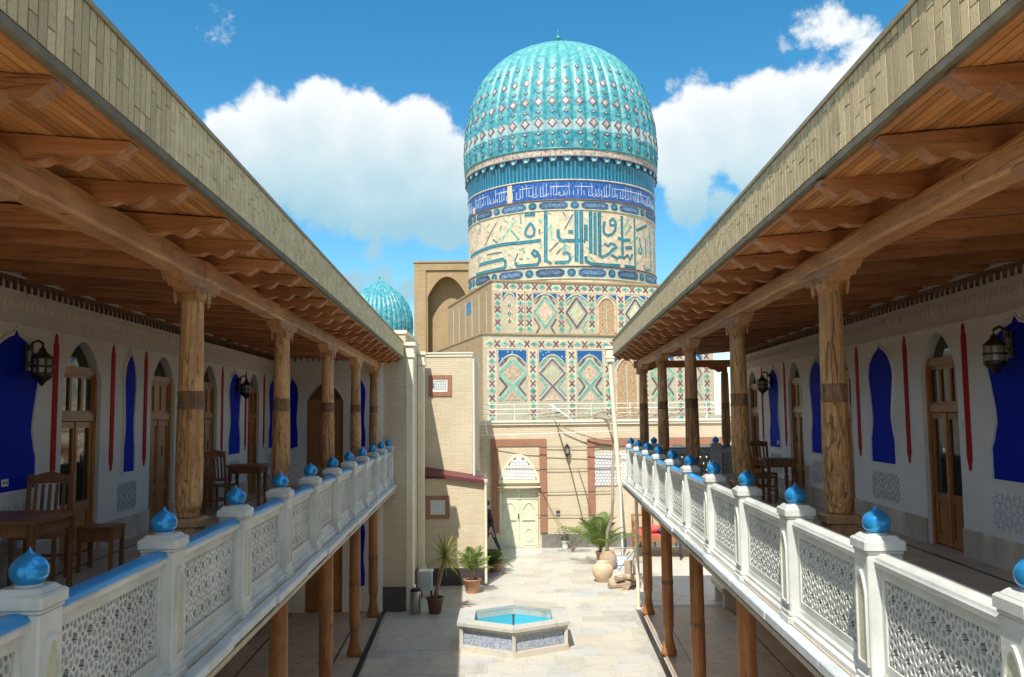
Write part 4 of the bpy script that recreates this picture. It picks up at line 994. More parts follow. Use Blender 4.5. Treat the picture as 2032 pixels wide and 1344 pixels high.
# gate: two carved leaves
Gt = empty('gate', parent=Cg)
for i, (a, b) in enumerate(((-.30, .315), (.325, .94))):
    m = MB(); m.box(a, b, YC+.10, YC+.15, .02, 1.93)
    for z0, z1 in ((.08, .78), (.86, 1.60), (1.68, 1.88)):
        m.bbox(a+.07, b-.07, YC+.085, YC+.099, z0, z1, .004)
    c = (a+b)/2
    ar = [(p[0], p[1]) for p in arch(c-.16, c+.16, 1.28, 1.46)]; ar2 = arch(c-.19, c+.19, 1.27, 1.51); m.strip_prism(ar, ar2, 'y', YC+.062, YC+.084)
    m.box(c-.19, c+.19, YC+.062, YC+.084, .90, .935)
    pts = [(c+.17*math.cos(k*math.pi/6), .44+.24*math.sin(k*math.pi/6)) for k in range(12)]; pin = [(c+.11*math.cos(k*math.pi/6), .44+.17*math.sin(k*math.pi/6)) for k in range(12)]
    m.strip_prism(pin+[pin[0]], pts+[pts[0]], 'y', YC+.065, YC+.084)
    loc(Cg, m).build('leaf', M['gate'], Gt)
m = MB(); m.bbox(.275, .305, YC+.03, YC+.085, .95, 1.12, .006); loc(Cg, m).build('handle', M['iron'], Gt)
m = MB(); m.box(1.53, 1.66, YC-.05, YC-.001, 1.08, 1.22); m.box(1.545, 1.645, YC-.055, YC-.05, 1.13, 1.20, 1); put(m, 'meter_box', [M['steel'], M['strip']])

# wall lanterns of the gate house
def carriage_lantern(loc_, label):
    Ln = thing('wall_lantern', label, 'lantern', loc_, 0, 'black lanterns on the gate house')
    m = MB(); m.bbox(-.05, .05, .15, .165, -.16, .16, .004); m.tube([(0,.15,.12),(0,.08,.20),(0,.0,.19),(0,0,.14)], .012, 6); m.build('bracket', M['iron'], Ln)
    m = MB(); m.lathe([(.0,.16),(.03,.13),(.10,.09),(.10,.08)], 6, smooth=False); m.lathe([(.07,-.15),(.05,-.18),(.02,-.20),(.0,-.24)], 6, smooth=False); m.lathe([(.07,-.15),(.075,-.13)], 6)
    for k in range(6):
        a = k*math.pi/3; m.bar((.072*math.cos(a), .072*math.sin(a), -.14), (.096*math.cos(a), .096*math.sin(a), .085), .012, .012, (0, 1, 0.1))
    m.build('cage', M['iron'], Ln)
    m = MB(); m.lathe([(.062,-.14),(.085,.08)], 6, smooth=False); m.build('glass', M['lampglass'], Ln)
carriage_lantern((1.93, YC-.165, 3.22), 'black wall lantern in the sun right of the gate')
carriage_lantern((-1.06, YC-.165, 3.25), 'black wall lantern in the shadow left of the gate')

# roof railing
RL = thing('roof_railing', 'thin white pipe railing on the roof of the gate house', 'railing', (-1.1, YC+.3, 4.20))
x1 = 9.5
for dz in (.54, .38, .22):
    m = MB(); m.tube([(0, 0, dz), (10.4, 0, dz)], .012, 6); m.build('rail', M['white'], RL)
for i in range(9):
    m = MB(); m.tube([(i*1.3, 0, 0), (i*1.3, 0, .56)], .014, 6); m.build('post', M['white'], RL)
for x in (2.45, 7.9):
    m = MB(); m.bar((x, -.3, .55), (x+.85, -.28, -.05), .05, .05, (0, 1, 0)); m.build('brace', M['white'], RL)
LDR = thing('ladder', 'short white ladder leaning at the left end of the gate house roof', 'ladder', (-1.22, YC-.32, 3.75))
for x in (0, .42):
    m = MB(); m.bar((x*1.0-.02, 0, .55), (x+.10, .02, 0), .035, .035, (0, 1, 0)); m.build('rail', M['white'], LDR)
for k in range(4):
    m = MB(); z = .10+k*.12; m.tube([(.09-.2*z*.1, .01, z), (.50-.2*z*.1, .01, z)], .011, 6); m.build('rung', M['white'], LDR)
m = MB(); m.tube([(-1.15, YC-.30, 3.73), (.5, YC-.5, 3.75), (2.4, YC-.6, 3.80), (4.0, YC-.7, 3.84)], .014, 6)
tag(m.build('support_rail', M['white']), 'long white pipe running across the front of the gate house below its roof', 'pipe')
# trellis wires and ropes
def wire(name, pts, r, label, cat, mat='rope', grp=None):
    m = MB(); o = Vector(pts[0]); m.tube([Vector(p)-o for p in pts], r, 5); b = m.build(name, M[mat]); b.location = o; return tag(b, label, cat, grp)
for k, (z, xa, xb) in enumerate(((3.32, 1.0, 3.9), (2.60, -.2, 3.7), (1.84, -.4, 3.5), (1.08, .9, 3.3))):
    wire('trellis_wire', [(xa, YC-.07, z), ((xa+xb)/2, YC-.075, z-.02), (xb, YC-.07, z)], .011, ['top', 'second', 'third', 'lowest'][k] + ' of the four horizontal trellis wires on the gate house', 'wire', grp='trellis wires')
wire('rope', [(1.60, YC-.10, 4.0), (2.05, YC-.10, 2.5), (2.45, YC-.12, .75)], .014, 'long slack rope slanting down from the roof past the lantern', 'rope')
wire('rope', [(2.28, YC-.09, 2.6), (2.50, YC-.1, 1.9), (2.66, YC-.12, 1.2)], .010, 'short thin rope hanging left of the lattice window', 'rope')
wire('rope', [(1.02, YC-.09, 1.95), (1.5, YC-.1, 1.0), (1.95, YC-.12, .45)], .010, 'thin rope slanting beside the gate towards the white bucket', 'rope')

# ------------------------------------------------------------------ the mosque tower
MQ = thing('mosque', 'tiled mosque tower with ribbed turquoise dome and kufic script', 'mosque', (3.0, 48.0, 0), R(15))
WL, WU = 5.9, 5.3; ZL, ZU = 8.12, 10.72
m = MB(); m.box(-WL, WL, -WL, WL, 0, ZL); m.build('lower_tier', M['mosaic'], MQ)
m = MB(); m.box(-WL-.004, -WL-.03, -WL, WL, 0, ZL-.05); m.build('plain_side', M['tan'], MQ)
m = MB(); m.box(-WL-.06, WL+.06, -WL-.06, WL+.06, ZL, ZL+.07); m.build('ledge', M['tan'], MQ)
m = MB(); m.box(-WU, WU, -WU, WU, ZL+.07, ZU); m.build('upper_tier', M['mosaic'], MQ)
m = MB(); m.box(-WU-.004, -WU-.03, -WU, WU, ZL+.07, ZU-.02); m.build('plain_side', M['tan'], MQ)
for k in range(6):
    m = MB(); y = -WU+.9+k*1.6; m.box(-WU-.031, -WU-.05, y, y+.10, ZL+.1, ZU-.35); m.build('side_rib', M['tpale'], MQ)
m = MB(); m.box(-WU-.031, -WU-.045, -.9, .2, 9.7, 10.3); m.build('blue_patch', M['spandrel'], MQ)
m = MB(); m.box(-WU-.07, WU+.07, -WU-.07, WU+.07, ZU, ZU+.08); m.build('ledge', M['tan'], MQ)
def facet(W, z0, zt, bands, panels, window, apex, spb, rt, rm, rb, frieze_z, pitch):
    yf = -W
    def U(u): return u-W
    # border diamonds and crosses, shared meshes
    def dia(w, h, nm='border_tile'):
        m = MB()
        for k, (f, mi, d) in enumerate(((1.0, 1, .012), (.74, 0, .022), (.26, 2, .03))):
            m.prism([(0, -h/2*f), (w/2*f, 0), (0, h/2*f), (-w/2*f, 0)], 'y', 0, -d, mi)
        return m.mesh(nm, [M['tgreen'], M['tpale'], M['tteal']])
    def crs(w, h):
        m = MB()
        m.bar((-w/2, -.011, -h/2), (w/2, -.011, h/2), .06, .02, (0, 1, 0)); m.bar((-w/2, -.013, h/2), (w/2, -.013, -h/2), .06, .02, (0, 1, 0))
        return m.mesh('border_cross', M['tdark'])
    d1, d2, c1 = dia(.36, .40), dia(.46, .30), crs(.24, .28)
    for u in bands:
        z = frieze_z-.50; k = 0
        m = MB(); m.box(U(u-.225), U(u+.225), yf-.006, yf, z0+.08, frieze_z-.25); m.build('border_strip', M['tcream'], MQ)
        while z > z0+.15:
            if k % 2 == 0: inst('border_cross', c1, MQ, (U(u), yf-.006, z))
            else: inst('border_tile', d1, MQ, (U(u), yf-.006, z), scale=(1, 1, random.uniform(.9, 1.3)))
            z -= pitch*.5; k += 1
    m = MB(); m.box(U(.05), U(2*W-.05), yf-.008, yf, frieze_z-.235, frieze_z+.235); m.build('frieze_strip', M['tcream'], MQ)
    u = .32; k = 0
    while u < 2*W-.3:
        if k % 2: inst('border_cross', c1, MQ, (U(u), yf-.008, frieze_z))
        else: inst('border_tile', d2, MQ, (U(u), yf-.008, frieze_z))
        u += .36; k += 1
    for i, (a, b, style) in enumerate(panels):
        Pn = empty('tile_panel', parent=MQ); c = (a+b)/2; w = b-a; top = frieze_z-.31
        ar = arch(U(a), U(b), spb, apex, 8)
        m = MB(); m.strip_prism(ar, [(p[0], top) for p in ar], 'y', yf, yf-.02); m.build('spandrel', M['spandrel'], Pn)
        m = MB(); m.strip_prism([(p[0], p[1]-.07) for p in ar], ar, 'y', yf, yf-.035); m.build('arch_rib', M['tpale'], Pn)
        if style == 'window':
            m = MB(); ar2 = arch(U(a+.12), U(b-.12), spb-.25, apex-.2, 8); m.prism([(U(a+.12), z0+.1)]+ar2+[(U(b-.12), z0+.1)], 'y', yf, yf-.008); m.build('lattice_window', M['lattice'], Pn)
            m = MB(); m.box(U(c-.03), U(c+.03), yf-.03, yf-.009, z0+.1, apex-.5); m.build('mullion', M['tpale'], Pn)
            m = MB(); o2 = arch(U(a+.03), U(b-.03), spb-.25, apex-.08, 8); m.strip_prism(ar2, o2, 'y', yf, yf-.05); m.box(U(a+.03), U(a+.12), yf-.05, yf, z0+.1, spb-.25); m.box(U(b-.12), U(b-.03), yf-.05, yf, z0+.1, spb-.25); m.build('window_arch', M['tcream'], Pn)
            continue
        if style == 'narrow':
            for z in (rt-.45, rm-.1, rb+.25):
                m = MB(); m.prism([(U(c), z-.22), (U(c)+.2, z), (U(c), z+.22), (U(c)-.2, z)], 'y', yf, yf-.012, 0); m.prism([(U(c), z-.12), (U(c)+.1, z), (U(c), z+.12), (U(c)-.1, z)], 'y', yf-.012, yf-.022, 1); m.prism([(U(c), z-.05), (U(c)+.04, z), (U(c), z+.05), (U(c)-.04, z)], 'y', yf-.022, yf-.03, 2)
                m.build('star_tile', [M['tyellow'], M['tdark'], M['tpale']], Pn)
            continue
        g = M['tgreen'] if style == 'green' else M['tdark']; g2 = M['tdark'] if style == 'green' else M['tgreen']; hw = w/2-.03
        def strokes(lines, wd, mat, nm, d, per=0):
            m = MB()
            for q, (p0, p1) in enumerate(lines):
                m.bar((U(p0[0]), yf-d-.001*(q % 4), p0[1]), (U(p1[0]), yf-d-.001*(q % 4), p1[1]), wd, .02, (0, 1, 0))
                if per and q % per == per-1: m.build(nm, mat, Pn); m = MB()
            if m.v: m.build(nm, mat, Pn)
        H = rt-rm; rm2 = rb-H; 
        lines = [((c, rt), (c-hw, rm)), ((c-hw, rm), (c+hw if True else c, rb-(rm-rb) if False else rb)) ] if False else []
        lines = [((c, rt), (c-hw, rm)), ((c, rt), (c+hw, rm)), ((c-hw, rm), (c, rb)), ((c+hw, rm), (c, rb))]
        if rm2 > z0-.3: lines += [((c, rb), (c-hw, rm2)), ((c, rb), (c+hw, rm2))]
        strokes(lines, .185, M['tpale'], 'rhombus_outline', .004); strokes(lines, .095, g, 'rhombus_frame', .012)
        k = .66
        m = MB(); m.prism([(U(c), rm+(rt-rm)*k), (U(c)+hw*k, rm), (U(c), rm-(rm-rb)*k), (U(c)-hw*k, rm)], 'y', yf, yf-.01); m.build('rhombus_field', M['tpink'] if style == 'green' else M['tyellow'], Pn)
        if rm2 > z0-.3:
            m = MB(); m.prism([(U(c), rb-(rb-rm2)*.36), (U(c)+hw*.62, rm2), (U(c)-hw*.62, rm2)], 'y', yf, yf-.01); m.build('rhombus_field', M['tpink'], Pn)
        cv = []
        for sg in (-1, 1):
            cv += [((c+sg*hw, rb+.42), (c+sg*.28, rb)), ((c+sg*.28, rb), (c+sg*hw, rb-.42))]
        if style != 'plain': strokes(cv, .075, g2, 'chevron', .010, 2)
        strokes([((c-hw, rt-.05), (c-hw*.35, rt+.04)), ((c+hw, rt-.05), (c+hw*.35, rt+.04)), ((c-hw*.9, rm+H*.55), (c-hw*.45, rt-.02)), ((c+hw*.9, rm+H*.55), (c+hw*.45, rt-.02))], .06, g2, 'corner_bar', .008, 1)
facet(WL, 3.9, ZL, [.42, 2.40, 4.33, 6.18, 8.1, 9.95, 11.4], [(.74, 2.08, 'green'), (2.72, 4.02, 'dark'), (4.63, 5.87, 'green'), (6.5, 7.75, 'window'), (8.42, 9.62, 'green'), (10.25, 11.15, 'dark')], None, 7.22, 6.72, 6.97, 6.31, 5.70, 7.70, .68)
facet(WU, ZL+.1, ZU, [.27, 1.41, 1.82, 3.45, 5.02, 6.55, 8.08, 9.6], [(.52, 1.18, 'narrow'), (2.06, 3.22, 'green'), (3.68, 4.8, 'dark'), (5.26, 6.31, 'window'), (6.78, 7.86, 'dark'), (8.3, 9.4, 'green')], None, 10.22, 9.88, 10.02, 9.28, 8.56, 10.50, .62)
# drum
RD = 5.11
def cyl_band(name, prof, mat, n=96, smooth=True, mi=None):
    m = MB(); m.lathe(prof, n, cap=False, smooth=smooth); return m.build(name, mat, MQ)
cyl_band('drum_wall', [(RD, ZU), (RD, 15.02)], M['tcream'])
for z in (11.0, 11.60, 14.43, 14.93):
    cyl_band('band_moulding', [(RD, z), (RD+.045, z+.01), (RD+.045, z+.05), (RD, z+.06)], M['tdark'] if z in (11.60, 14.93) else M['tpale'])
cyl_band('inscription_band', [(RD+.02, 15.02), (RD+.02, 15.93)], M['bluescript'])
cyl_band('band_moulding', [(RD+.02, 15.93), (RD+.06, 15.94), (RD+.06, 15.99), (RD+.02, 16.0)], M['tcream'])
cyl_band('fluted_band', [(RD+.02, 15.99), (RD+.03, 16.75), (RD+.10, 16.9)], M['flutes'])
def onDrum(phi, z, rad): a = phi-R(15); return Vector((rad*math.sin(a), -rad*math.cos(a), z))
def drum_ribbon(pts, wd, rad, mi, mb):
    """flat stroke lying on the drum; pts are (angle, height)"""
    P = [(p*RD, z) for p, z in pts]; Q = []
    for (a, b) in zip(P[:-1], P[1:]):
        n = max(1, int(math.hypot(b[0]-a[0], b[1]-a[1])/.25))
        Q += [(a[0]+(b[0]-a[0])*i/n, a[1]+(b[1]-a[1])*i/n) for i in range(n)]
    Q.append(P[-1]); n = len(Q); vs = []; fs = []
    for i in range(n):
        d = (Q[min(i+1, n-1)][0]-Q[max(i-1, 0)][0], Q[min(i+1, n-1)][1]-Q[max(i-1, 0)][1]); l = math.hypot(*d) or 1; nx, nz = -d[1]/l*wd/2, d[0]/l*wd/2
        ex = d[0]/l*wd*.25*(-1 if i == 0 else 1 if i == n-1 else 0); ez = d[1]/l*wd*.25*(-1 if i == 0 else 1 if i == n-1 else 0)
        for sg in (-1, 1):
            u, z = Q[i][0]+ex+sg*nx, Q[i][1]+ez+sg*nz
            vs.append(onDrum(u/RD, z, rad)); vs.append(onDrum(u/RD, z, RD-.01))
    for i in range(n-1):
        b = i*4; fs += [(b, b+2, b+6, b+4), (b, b+4, b+5, b+1), (b+2, b+3, b+7, b+6)]
    fs += [(0, 1, 3, 2), ((n-1)*4, (n-1)*4+2, (n-1)*4+3, (n-1)*4+1)]
    mb.add(vs, fs, mi)
KUFIC = [(0.148,[(-1.31,12.81),(-1.164,12.86),(-0.967,12.91),(-0.801,12.95),(-0.622,12.95),(-0.468,12.92),(-0.361,12.93),(-0.272,12.96)]),(0.158,[(-0.21,14.38),(-0.214,13.12),(-0.217,11.91)]),(0.112,[(-0.217,11.94),(-0.169,11.8)]),(0.112,[(-0.369,13.86),(-0.408,13.6),(-0.42,13.4),(-0.406,13.23),(-0.367,13.18),(-0.332,13.26),(-0.325,13.53),(-0.345,13.75),(-0.369,13.86)]),(0.164,[(-0.414,14.32),(-0.378,14.31)]),(0.164,[(-0.357,14.3),(-0.326,14.29)]),(0.151,[(-1.05,12.17),(-0.854,12.17),(-0.683,12.21),(-0.649,12.09),(-0.65,11.81),(-0.676,11.74),(-0.855,11.7),(-1.132,11.7)]),(0.131,[(-0.53,11.92),(-0.508,11.76),(-0.399,11.75),(-0.302,11.76),(-0.275,11.96),(-0.281,12.2),(-0.301,12.37),(-0.334,12.49),(-0.352,12.36),(-0.322,12.18),(-0.287,12.23)]),(0.053,[(-0.506,12.39),(-0.538,12.03)]),(0.131,[(-0.093,13.44),(-0.093,13.13),(-0.068,12.93),(-0.034,12.86)]),(0.145,[(-0.079,12.93),(-0.004,12.9),(0.161,12.88)]),(0.131,[(-0.123,11.82),(-0.037,11.8)]),(0.131,[(-0.085,11.83),(-0.001,11.84),(0.022,11.98),(0.013,12.21),(-0.019,12.32),(-0.045,12.25)]),(0.171,[(0.086,14.34),(0.081,11.91)]),(0.158,[(0.132,14.35),(0.129,11.81)]),(0.151,[(0.227,14.33),(0.223,12.33)]),(0.138,[(0.272,14.3),(0.267,12.27)]),(0.145,[(0.318,14.33),(0.316,12.18)]),(0.151,[(0.178,13.67),(0.174,12.96)]),(0.112,[(0.467,14.1),(0.431,13.98),(0.434,13.78),(0.481,13.77),(0.498,13.95),(0.467,14.1)]),(0.118,[(0.498,13.88),(0.492,13.53),(0.455,13.31),(0.401,13.22),(0.365,13.34),(0.359,13.65),(0.374,13.89)]),(0.125,[(0.575,14.26),(0.576,13.23),(0.576,12.2),(0.53,12.18)]),(0.131,[(0.527,13.15),(0.594,13.07),(0.677,13.13)]),(0.105,[(0.751,14.31),(0.749,12.99),(0.749,11.81)]),(0.131,[(0.749,11.75),(0.605,11.75)]),(0.118,[(0.37,12.8),(0.406,12.69),(0.437,12.83),(0.484,12.79),(0.508,12.7),(0.452,12.52),(0.42,12.34),(0.374,12.19),(0.33,12.11)]),(0.105,[(0.442,12.25),(0.513,12.1)]),(0.145,[(0.171,12.08),(0.177,11.88),(0.231,11.75),(0.387,11.72),(0.536,11.74)]),(0.131,[(0.619,12.7),(0.656,12.72)]),(0.131,[(0.67,12.73),(0.699,12.75)]),(0.145,[(0.014,13.34),(0.043,13.34)]),(0.079,[(0.834,13.32),(0.838,13.05),(0.867,12.78),(0.84,12.52),(0.805,12.6),(0.83,12.83)]),(0.085,[(0.94,13.4),(0.946,12.49)]),(0.072,[(1.037,13.99),(1.057,11.86)]),(0.066,[(1.162,14.1),(1.16,11.79)]),(0.099,[(0.785,13.71),(0.986,14.12)]),(0.085,[(0.906,11.97),(0.932,11.74),(1.047,11.82)]),(0.099,[(0.589,12.14),(0.635,12.33),(0.676,12.11),(0.707,12.4)])]
KTHIN = [[(-0.769,14.11),(-0.941,13.13)],[(-0.525,14.08),(-0.707,13.13)],[(-1.015,14.26),(-1.075,13.82)],[(0.052,14.21),(-0.028,13.5)],[(0.702,13.86),(0.623,13.39)],[(0.665,14.18),(0.607,13.76)],[(-0.094,12.83),(-0.174,12.41)],[(-0.697,13.92),(-0.715,13.79)],[(-0.58,13.63),(-0.49,13.1)],[(-0.81,13.31),(-0.753,13.09)],[(-0.447,12.6),(-0.433,12.42)],[(-0.616,12.41),(-0.584,12.36)],[(-0.485,12.11),(-0.455,12.09)],[(-0.412,12.11),(-0.384,12.1)],[(-0.276,14.03),(-0.263,13.89)],[(-0.274,13.52),(-0.274,13.35)],[(-0.661,14.17),(-0.612,14.07)],[(-0.164,13.72),(-0.159,13.04)],[(-0.039,14.31),(-0.02,14.14)],[(-0.071,12.42),(-0.024,12.69)],[(-0.024,12.69),(0.021,12.55)],[(-0.908,12.58),(-0.7,12.57)],[(-0.472,14.32),(-0.466,13.91)],[(-0.259,12.73),(-0.266,12.6)],[(-0.069,12.49),(-0.109,12.26)],[(-0.601,11.79),(-0.577,11.67)]]
for i, (wd, pts) in enumerate(KUFIC):
    m = MB(); j = .0012*(i % 5)
    drum_ribbon(pts, wd*1.6, RD+.012+j, 2, m); drum_ribbon(pts, wd*1.15, RD+.017+j, 0, m); drum_ribbon(pts, wd*.5, RD+.022+j, 1, m)
    m.build('script_stroke', [M['tnavy'], M['tteal'], M['tpale']], MQ)
for i, pts in enumerate(KTHIN):
    m = MB(); drum_ribbon(pts, .15, RD+.006+.0007*(i % 4), 1, m); drum_ribbon(pts, .075, RD+.011+.0007*(i % 4), 0, m)
    m.build('script_filler', [M['tgreen'] if i % 3 else M['tdark'], M['tpale']], MQ)
rg = random.Random(4)
for i in range(290):                                                # small diaper motifs between the letters
    p = rg.uniform(-1.35, 1.35); z = rg.uniform(11.75, 14.3); q = rg.uniform(.05, .10)
    m = MB(); drum_ribbon([(p, z), (p+q*rg.choice((-1, 1))*.45, z+q*1.6)], .055, RD+.0045+.0004*(i % 4), 0, m); m.build('diaper_tile', [rg.choice((M['tgreen'], M['tpale'], M['tpink'], M['tgreen']))], MQ)
M['tslate'] = paint('slate_blue_tile', (0.06, 0.12, 0.26), 0.4, 0.5, 9.0, 0.2, 14, rnd=0.3, tint=(0.14, 0.25, 0.36))
for zc, hh, ph0 in ((14.69, .36, .072), (11.32, .40, .03)):
    cyl_band('medallion_ground', [(RD+.004, zc-hh/2-.06), (RD+.004, zc+hh/2+.06)], M['tpale'])
    for k in range(-4, 4):
        p = ph0+k*.414
        m = MB(); vs = [onDrum(p+.042*math.cos(a), zc+hh*.5*math.sin(a), RD+.02) for a in [q*math.pi/6 for q in range(12)]]; m.add(vs, [tuple(range(12))], 0)
        vs = [onDrum(p+.020*math.cos(a), zc+hh*.24*math.sin(a), RD+.026) for a in [q*math.pi/6 for q in range(12)]]; m.add(vs, [tuple(range(12))], 1)
        m.build('roundel', [M['tnavy'], M['tteal']], MQ, recalc=False)
        a, b = p+.068, p+.346; m = MB(); n = 8
        def capsule(f, rad, mi):
            top = [(a+(b-a)*i/n, zc+hh/2*f*(1 if 0 < i < n else .45)) for i in range(n+1)]; bot = [(x, 2*zc-z) for x, z in top]
            vs = [onDrum(x, z, rad) for x, z in top]+[onDrum(x, z, rad) for x, z in bot]
            m.add(vs, [(i, i+1, n+2+i, n+1+i) for i in range(n)], mi)
        capsule(1.0, RD+.02, 0)
        a += .03; b -= .03; capsule(.45, RD+.026, 1)
        m.build('cartouche', [M['tnavy'], M['tslate']], MQ, recalc=False)
for p, w, z0, z1 in ((-.585, .06, 15.0, 15.9), (-1.17, .07, 14.95, 15.3)):   # bare brick where tiles are lost
    m = MB(); m.add([onDrum(p-w/2, z0, RD+.03), onDrum(p+w/2, z0, RD+.03), onDrum(p+w/2*.8, z1, RD+.03), onDrum(p-w/2*.9, z1, RD+.03)], [(0,1,2,3)]); m.build('bare_patch', M['tcream'], MQ, recalc=False)
g = random.Random(31); m = MB(); p = -1.5                          # white lettering on the blue band, too fine to pick apart
while p < 1.6:
    h = g.choice((.22, .35, .5, .62)); z = 15.14+g.uniform(0, .08)
    drum_ribbon([(p, z), (p+g.uniform(-.004, .004), z+h)], .022, RD+.0255, 0, m)
    if g.random() < .55: drum_ribbon([(p, z), (p+.035, z+g.uniform(-.03, .05)), (p+.055, z+.12)], .022, RD+.0245, 0, m)
    if g.random() < .3: drum_ribbon([(p-.03, 15.62), (p+.09, 15.64)], .026, RD+.0265, 0, m)
    p += g.uniform(.022, .045)
tag(m.build('inscription_lettering', M['twhite'], MQ), kind='stuff')
# cornice of corbels under the dome
NR = 48
cyl_band('corbel_back', [(RD+.03, 16.80), (RD+.06, 17.0), (5.16, 17.12)], M['tnavy'])
cb = MB(); cb.prism([(-.12, 16.86), (.12, 16.86), (.19, 17.02), (.19, 17.10), (-.19, 17.10), (-.19, 17.02)], 'y', -RD, -RD-.17, 0); cb.prism([(-.07, 16.90), (.07, 16.90), (.1, 17.0), (-.1, 17.0)], 'y', -RD-.17, -RD-.19, 1)
cb = cb.mesh('corbel', [M['flutes'], M['tpale']])
cyl_band('corbel_ring', [(5.22, 17.10), (5.30, 17.12), (5.30, 17.16), (5.24, 17.18)], M['tdark'])
M['tring'] = paint('worn_pink_band', (0.36, 0.26, 0.23), 0.6, 0.6, 7.0, 0.3, 14, tint=(0.52, 0.46, 0.38))
cyl_band('pink_band', [(5.25, 17.18), (5.27, 17.50)], M['tring'])
cyl_band('band_moulding', [(5.25, 17.50), (5.32, 17.51), (5.32, 17.56), (5.25, 17.57)], M['tteal'])
PROF = [(17.55,5.14),(18.0,5.19),(18.6,5.20),(19.1,5.18),(19.8,5.13),(20.5,5.02),(21.2,4.85),(21.95,4.58),(22.65,4.22),(23.1,3.88),(23.5,3.5),(23.85,3.05),(24.15,2.55),(24.45,1.95),(24.7,1.35),(24.92,.72),(25.08,.25),(25.15,.10)]
def prof_r(z):
    for (za, ra), (zb, rb_) in zip(PROF[:-1], PROF[1:]):
        if za <= z <= zb: return ra+(rb_-ra)*(z-za)/(zb-za)
    return PROF[-1][1]
def rib_mesh(prof, n, bulge, mat, R0):
    m = MB(); vs = []; fs = []; K = 8
    for (z, r) in prof:
        for k in range(K+1):
            q = (k/K*2-1); a = q*math.pi/n; rad = r+bulge*(r/R0)**.8*math.sqrt(max(0, 1-q*q*.98))
            vs.append((rad*math.sin(a), -rad*math.cos(a), z))
    for i in range(len(prof)-1):
        for k in range(K): b = i*(K+1)+k; fs.append((b, b+1, b+K+2, b+K+1))
    m.add(vs, fs, 0, True); return m.mesh('dome_rib', mat, recalc=False)
M['tpurple'] = paint('mauve_tile', (0.42, 0.36, 0.40), 0.5, 0.3, 6.0, 0.2, 14, rnd=0.3, tint=(0.55, 0.52, 0.50))
RIB = rib_mesh(PROF, NR, .15, M['dome'], 5.2)
for k in range(NR):
    a = 2*math.pi*k/NR
    inst('dome_rib', RIB, MQ, rot=(0, 0, a)); inst('corbel', cb, MQ, rot=(0, 0, a))
def dia_tile(w, h, mats, nm):
    m = MB()
    for f, mi, d in ((1.0, 0, .020), (.62, 1, .028), (.30, 2, .034)):
        e = .15*(1-math.sqrt(max(0, 1-(w/2*f/.33)**2)))-d              # folded so that it lies on the rounded rib
        m.add([(0, -d, -h/2*f), (w/2*f, e, 0), (0, -d, h/2*f), (-w/2*f, e, 0)], [(0, 1, 2), (0, 2, 3)], mi)
    return m.mesh(nm, mats, recalc=False)
mtL = [M['tdark'], M['tpurple'], M['tpink']]; mtS = [M['tdark'], M['tteal'], M['twhite']]
ROWS = [(17.82, .24, .40, mtS), (18.30, .46, .22, mtS), (18.84, .52, .60, mtL), (19.42, .30, .22, mtS), (19.96, .48, .56, mtL), (20.50, .26, .22, mtS), (21.05, .38, .50, mtL), (21.95, .25, .34, mtS)]
for z, w, h, mt in ROWS:
    me = dia_tile(w, h, mt, 'dome_tile'); r = prof_r(z); dr = (prof_r(z+.15)-prof_r(z-.15))/.3
    rad = r+.15*(r/5.2)**.8
    for k in range(NR):
        a = 2*math.pi*k/NR; wa = a+R(15)
        if math.cos(wa) < -.12: continue
        mx = Matrix.Rotation(a, 4, 'Z') @ Matrix.Translation((0, -rad, z)) @ Matrix.Rotation(math.atan(dr), 4, 'X')
        instm('dome_tile', me, MQ, mx)
m = MB(); m.lathe([(.16, 25.10), (.10, 25.18), (.06, 25.26), (.15, 25.38), (.17, 25.46), (.12, 25.56), (.04, 25.62), (.03, 25.75), (.06, 25.80), (.02, 25.88), (.0, 26.1)], 14); m.build('finial', M['tteal'], MQ)

# ------------------------------------------------------------------ portal and far dome behind
PT = thing('brick_portal', 'plain tan brick portal with a tall pointed niche behind the cream house', 'portal', (-4.15, 60, 0))
m = MB(); wall_with_openings(m, 0, .9, 0, 14.82, -2.25, 2.45, [(-1.33, 1.33, 12.45, 13.87)], 'y'); m.build('wall', M['tan'], PT)
m = MB(); m.box(-2.25, 2.45, .905, 1.6, 0, 14.82); m.build('niche_back', M['tan'], PT)
m = MB(); m.box(-2.25, -1.45, -.10, -.002, 0, 14.3); m.box(-2.25, 2.45, -.10, -.002, 14.31, 14.82); m.box(1.45, 2.45, -.10, -.002, 0, 14.3); m.build('frame', M['tan'], PT)
m = MB(); m.box(-2.32, 2.5, -.16, 1.65, 14.82, 14.94); m.build('coping', M['tan'], PT)
FD = thing('domed_mausoleum', 'distant building with a small ribbed turquoise dome left of the portal', 'mausoleum', (-11.0, 75, 0))
m = MB(); m.lathe([(3.0, 0), (3.0, 9.6)], 32); m.build('drum', M['tan'], FD)
m = MB(); m.lathe([(2.9, 9.6), (2.9, 11.2)], 48); m.build('tile_band', M['flutes'], FD)
P2 = [(11.2,2.72),(11.8,2.80),(12.5,2.78),(13.2,2.66),(13.9,2.38),(14.5,1.98),(15.0,1.5),(15.4,1.0),(15.75,.5),(16.05,.12)]
RB2 = rib_mesh(P2, 40, .12, M['dome2'], 2.8)
for k in range(40): inst('dome_rib', RB2, FD, rot=(0, 0, 2*math.pi*k/40))
m = MB(); m.lathe([(.12, 16.0), (.06, 16.1), (.1, 16.2), (.02, 16.3), (0, 16.5)], 10); m.build('finial', M['tteal'], FD)

